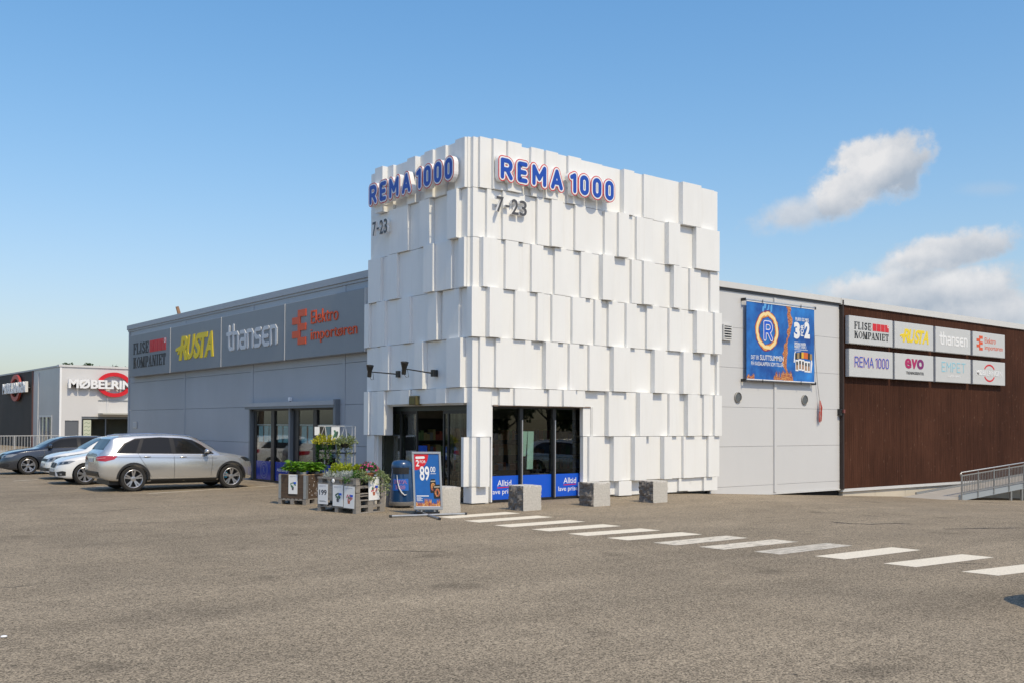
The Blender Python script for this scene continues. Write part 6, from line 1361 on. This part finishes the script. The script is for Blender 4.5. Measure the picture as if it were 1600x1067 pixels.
def dusty(o, q): mb = MB(); bush(mb, 330, (0, 0, .12), (.14, .14, .14), .075, .022, DUSTY, q, .6, .05); mb.build('foliage', o, recalc=False)
for i, (x, y, w) in enumerate(((.14, .98, 'farthest from the corner'), (.16, .70, 'second along the left side'), (.17, .44, 'third along the left side'), (.34, .52, 'behind the others towards the middle'))):
    plant('silver_plant', G2(x, y, .60), 'white felted silver leaved potted plant in the pallet box, '+w, 'plant', 'silver leaved plants in the pallet box', dusty, .075, .12, POTW, 70+i)
def chrys(o, q):
    mb = MB(); bush(mb, 240, (0, 0, .2), (.17, .17, .17), .06, .032, GRN, q, .3); mb.build('foliage', o, recalc=False); mb = MB()
    for i in range(46):
        d = V((q.gauss(.25, .8), q.gauss(-.1, .8), abs(q.gauss(.35, .5)))).normalized(); p = V((0, 0, .2))+V((d.x*.20, d.y*.20, d.z*.19))
        for k in range(7): a = 2*pi*k/7; u = d.orthogonal().normalized(); w = d.cross(u); t = u*cos(a)+w*sin(a); mb.leaf(p, t+d*.5, d.cross(t), .032, .018, PINK)
    mb.build('flowers', o, recalc=False)
plant('pink_flower_plant', G2(.62, .26, .70), 'pink flowering plant in a terracotta pot on the near right of the pallet box', 'plant', None, chrys, .13, .15, TERRA, 80)
plant('variegated_plant', G2(.74, .14, .66), 'cream and green trailing plant spilling down the near right corner of the pallet box', 'plant', None, trailing(VARI, 420, .55, .14, ang2-pi/2+.3), .08, .12, POTK, 81)
plant('variegated_plant', G2(.34, .18, .62), 'low yellow green creeping plant at the middle of the near edge of the pallet box', 'plant', None, trailing(VARI, 260, .12, .14, ang2-pi/2), .075, .10, POTK, 82)
plant('green_plant', G2(.16, .17, .60), 'small olive green plant at the near left corner of the pallet box', 'plant', None, trailing(GRN, 160, .10, .10, None), .07, .10, POTW, 83)
# hanging basket rack
rk0, rk1 = CAM+ray(498, 665)*26.2, CAM+ray(549, 666)*26.2; RKZ = rk0.z
rk0.z = rk1.z = 0; ru = (rk1-rk0).normalized(); rn = V((-ru.y, ru.x, 0)); rk = thing('plant_rack', 'metal plant trolley with a white top rail for hanging baskets, behind the plant boxes', 'rack', rk0); RL = (rk1-rk0).length
P_ = lambda a, b, z: ru*a+rn*b+V((0, 0, z)); RKW = mat('rack_white', (.62, .62, .60), .4)
mb = MB(); mb.tube([P_(-.02, 0, RKZ), P_(RL+.02, 0, RKZ)], .012, RKW, 6); mb.tube([P_(-.02, .5, RKZ), P_(RL+.02, .5, RKZ)], .006, STEEL, 6)
mb.tube([P_(-.02, 0, RKZ), P_(-.02, .5, RKZ)], .006, STEEL, 6); mb.tube([P_(RL+.02, 0, RKZ), P_(RL+.02, .5, RKZ)], .006, STEEL, 6); mb.build('top_rail', rk)
for a, b in ((.12, .25), (RL-.18, .25), (RL+.02, .0), (RL+.02, .5)): MB().tube([P_(a, b, .1), P_(a, b, 1.22 if a < RL else RKZ)], .018 if a < RL else .010, STEEL if a < RL else RKW, 6).build('post', rk)
MB().box8([P_(-.05, -.05, .12), P_(RL+.05, -.05, .12), P_(RL+.05, .55, .12), P_(-.05, .55, .12), P_(-.05, -.05, .16), P_(RL+.05, -.05, .16), P_(RL+.05, .55, .16), P_(-.05, .55, .16)], DARKF).box8([P_(-.05, -.05, 1.14), P_(RL+.05, -.05, 1.14), P_(RL+.05, .55, 1.14), P_(-.05, .55, 1.14), P_(-.05, -.05, 1.17), P_(RL+.05, -.05, 1.17), P_(RL+.05, .55, 1.17), P_(-.05, .55, 1.17)], DARKF).build('shelf', rk)
for a in (.05, RL-.05):
    for b in (0, .5): MB().cyl(P_(a, b, .05)-rn*.02, P_(a, b, .05)+rn*.02, .05, .05, BLACKP, 12).build('castor', rk)
def basket(a, label, m1, m2, potm, seed, dz):
    o = thing('hanging_basket', label, 'plant', rk0+P_(a, .0, 1.30)); q = random.Random(seed)
    MB().lathe([(.08, 0), (.15, .12), (.165, .13), (.16, .145)], potm, n=20).build('pot', o, smooth=40)
    mb = MB(); 
    for k in range(3): t = 2*pi*k/3+.4; mb.tube([(cos(t)*.155, sin(t)*.155, .14), (cos(t)*.02, sin(t)*.02, RKZ-1.33), (0, 0, RKZ-1.295)], .006, RKW, 5)
    mb.build('hanger', o)
    mb = MB(); bush(mb, 520, (0, 0, .10), (.32, .32, .24), .065, .042, m1, q, .1)
    for s in range(20):
        t = q.uniform(2.0, 5.2) if q.random() < .75 else q.uniform(0, 6.28); L = q.uniform(.15, .62)
        for k in range(30): zz = .14-L*q.random(); mb.leaf((cos(t)*(.19+.02*q.gauss(0, 1)), sin(t)*(.19+.02*q.gauss(0, 1)), zz), (q.gauss(0, 1), q.gauss(0, 1), q.gauss(-.5, .5)), (q.gauss(0, 1), q.gauss(0, 1), 0), .05, .032, m2)
    mb.build('foliage', o, recalc=False)
basket(.16, 'hanging basket of yellow leaves with a pale pot on the left of the rack', YFL, GRN, POTW, 91, 0)
basket(RL-.16, 'hanging basket of cream and green trailing leaves on the right of the rack', VARI, VARI, POTK, 92, 0)
for a, w, h, lab in ((-.10, .13, .22, 'small white paper tag hanging at the left end of the plant rack'), (.34, .22, .36, 'white plant tag with a green picture hanging in the middle of the plant rack')):
    o = thing('paper_tag', lab, 'tag', rk0+P_(a, -.03, RKZ-.02)); f = Frame((0, 0, 0), ru, (0, 0, 1)); MB().fbox(f, 0, w, -h, 0, 0, .006, PAPER).build('card', o)
    if w > .2: MB().fstroke(f, [(w*.3, -h*.75), (w*.5, -h*.45), (w*.4, -h*.3)], .025, .006, .008, mat('print_leaf', (.06, .18, .10), .6)).fstroke(f, [(w*.6, -h*.7), (w*.7, -h*.4)], .03, .006, .0085, mat('print_leaf_dark', (.05, .10, .07), .6)).build('print', o)

# ================================================================== camera
cd = bpy.data.cameras.new('camera'); co = bpy.data.objects.new('camera', cd); COL.objects.link(co); SC.camera = co
M3 = Matrix((CR, CU, -CV)).transposed(); co.matrix_world = Matrix.Translation(CAM) @ M3.to_4x4()
cd.sensor_width = 36; cd.lens = F/1600*36; cd.shift_y = (CY-533.5)/1600; cd.clip_end = 3000; cd.clip_start = .1
# ================================================================== sun + sky
EL, AZ = radians(52), radians(183.2)              # azimuth clockwise from +Y
sd = V((sin(AZ)*cos(EL), cos(AZ)*cos(EL), sin(EL)))
sl = bpy.data.lights.new('sun', 'SUN'); sl.energy = 2.8; sl.angle = radians(.53); sl.color = (1, .86, .61); so = bpy.data.objects.new('sun', sl); COL.objects.link(so); so.rotation_euler = sd.to_track_quat('Z', 'Y').to_euler(); so.location = (0, -20, 30)
W = bpy.data.worlds.new('World'); SC.world = W; W.use_nodes = True; nt = W.node_tree; L = nt.links.new; bg = nt.nodes['Background']
sky = nd(nt, 'ShaderNodeTexSky', sky_type='NISHITA'); sky.sun_disc = False; sky.sun_elevation = EL; sky.sun_rotation = AZ; sky.air_density = 1.4; sky.dust_density = 1.6; sky.ozone_density = 5.0; sky.altitude = 50
hs = nd(nt, 'ShaderNodeHueSaturation'); hs.inputs['Saturation'].default_value = SKY_SAT; hs.inputs['Value'].default_value = 1.0; L(sky.outputs[0], hs.inputs['Color']); sepc = nd(nt, 'ShaderNodeSeparateColor'); L(hs.outputs[0], sepc.inputs[0]); comb = nd(nt, 'ShaderNodeCombineColor')
for ci, (kk, m0, gain) in enumerate(((.26, 1.75, .96), (.217, 3.4, .97), (.06, 5.4, .95))):      # gentle shoulder so the horizon does not burn out
    d1 = nd(nt, 'ShaderNodeMath', operation='MULTIPLY_ADD'); L(sepc.outputs[ci], d1.inputs[0]); d1.inputs[1].default_value = kk; d1.inputs[2].default_value = 1.0
    d2 = nd(nt, 'ShaderNodeMath', operation='DIVIDE'); L(sepc.outputs[ci], d2.inputs[0]); L(d1.outputs[0], d2.inputs[1])
    d3 = nd(nt, 'ShaderNodeMath', operation='MULTIPLY'); L(d2.outputs[0], d3.inputs[0]); d3.inputs[1].default_value = (1+kk*m0)*gain
    pw = nd(nt, 'ShaderNodeMath', operation='POWER'); L(d3.outputs[0], pw.inputs[0]); pw.inputs[1].default_value = 1.35 if ci < 2 else 1.0
    pg = nd(nt, 'ShaderNodeMath', operation='MULTIPLY'); L(pw.outputs[0], pg.inputs[0]); pg.inputs[1].default_value = (.92, .655, .99)[ci]; L(pg.outputs[0], comb.inputs[ci])
L(comb.outputs[0], bg.inputs[0]); bg.inputs[1].default_value = SKY_STR
tc = nd(nt, 'ShaderNodeTexCoord'); D = tc.outputs['Generated']
def mth(op, a, b=None, c=None):
    n = nd(nt, 'ShaderNodeMath', operation=op)
    for i, v in enumerate((a, b, c)):
        if v is None: continue
        if isinstance(v, (int, float)): n.inputs[i].default_value = v
        else: L(v, n.inputs[i])
    return n.outputs[0]
def dot(vec): n = nd(nt, 'ShaderNodeVectorMath', operation='DOT_PRODUCT'); L(D, n.inputs[0]); n.inputs[1].default_value = vec; return n.outputs['Value']
def nz(scale, det, rough=.6, off=(0, 0, 0)):
    mp = nd(nt, 'ShaderNodeMapping'); mp.inputs['Location'].default_value = off; L(D, mp.inputs[0]); n = nd(nt, 'ShaderNodeTexNoise', Scale=scale, Detail=det, Roughness=rough); L(mp.outputs[0], n.inputs['Vector']); return n.outputs['Fac']
n_edge = nz(17, 9, .62); n_fine = nz(60, 6, .6)
wob_ = mth('ADD', mth('MULTIPLY', mth('SUBTRACT', n_edge, .5), 1.0), mth('MULTIPLY', mth('SUBTRACT', n_fine, .5), .7))
def puff(px, py, a, b, tilt, soft, dens):
    c = ray(px, py).normalized(); t = c.cross(V((0, 0, 1))).normalized(); u = t.cross(c); ct, st_ = cos(radians(tilt)), sin(radians(tilt)); e1 = t*ct+u*st_; e2 = u*ct-t*st_
    z = mth('MAXIMUM', dot(c), .02); x = mth('DIVIDE', mth('DIVIDE', dot(e1), z), a/F); y = mth('DIVIDE', mth('DIVIDE', dot(e2), z), b/F)
    r = mth('SQRT', mth('ADD', mth('MULTIPLY', x, x), mth('MULTIPLY', y, y))); s = mth('ADD', r, wob_)
    mr = nd(nt, 'ShaderNodeMapRange', interpolation_type='SMOOTHSTEP'); mr.inputs[1].default_value = 1.0+soft*.3; mr.inputs[2].default_value = 1.0-soft; mr.inputs[3].default_value = 0; mr.inputs[4].default_value = dens; L(s, mr.inputs[0])
    front = mth('GREATER_THAN', dot(c), .3); return mth('MULTIPLY', mr.outputs[0], front), y
puffs = [(1372, 262, 76, 50, 24, .3, 1.0), (1335, 296, 82, 40, 22, .35, 1.0), (1262, 330, 86, 28, 14, .6, .85), (1394, 268, 46, 44, 40, .35, .97), (1482, 394, 94, 32, 10, .35, .97), (1432, 416, 70, 26, 8, .45, .9), (1440, 450, 165, 36, 3, .4, .95), (1515, 480, 96, 54, -8, .4, .97), (1340, 460, 80, 26, 14, .6, .75), (1550, 296, 46, 12, -4, .9, .22), (1590, 500, 70, 24, 0, .8, .6)]
al = None; top = None
for p in puffs:
    a_, y_ = puff(*p); ty = mth('MULTIPLY', a_, y_); al = a_ if al is None else mth('MAXIMUM', al, a_); top = ty if top is None else mth('ADD', top, ty)
sh = mth('ADD', mth('ADD', mth('MULTIPLY', top, .5), .52), mth('MULTIPLY', mth('SUBTRACT', nz(24, 7, .62, (3, 1, 2)), .5), 1.2))
sh = mth('MINIMUM', mth('MAXIMUM', sh, 0), 1)
cc = nd(nt, 'ShaderNodeMix', data_type='RGBA'); L(sh, cc.inputs[0]); cc.inputs[6].default_value = (.34, .40, .48, 1); cc.inputs[7].default_value = (.70, .70, .71, 1)
bg2 = nd(nt, 'ShaderNodeBackground'); L(cc.outputs[2], bg2.inputs[0]); bg2.inputs[1].default_value = 1.0
ms = nd(nt, 'ShaderNodeMixShader'); L(al, ms.inputs[0]); L(bg.outputs[0], ms.inputs[1]); L(bg2.outputs[0], ms.inputs[2]); L(ms.outputs[0], nt.nodes['World Output'].inputs[0])
SC.view_settings.view_transform = 'Standard'; SC.view_settings.look = 'None'; SC.view_settings.exposure = EXPO; SC.view_settings.gamma = 1.0
SC.cycles.max_bounces = 8; SC.cycles.transparent_max_bounces = 12; SC.cycles.use_denoising = True
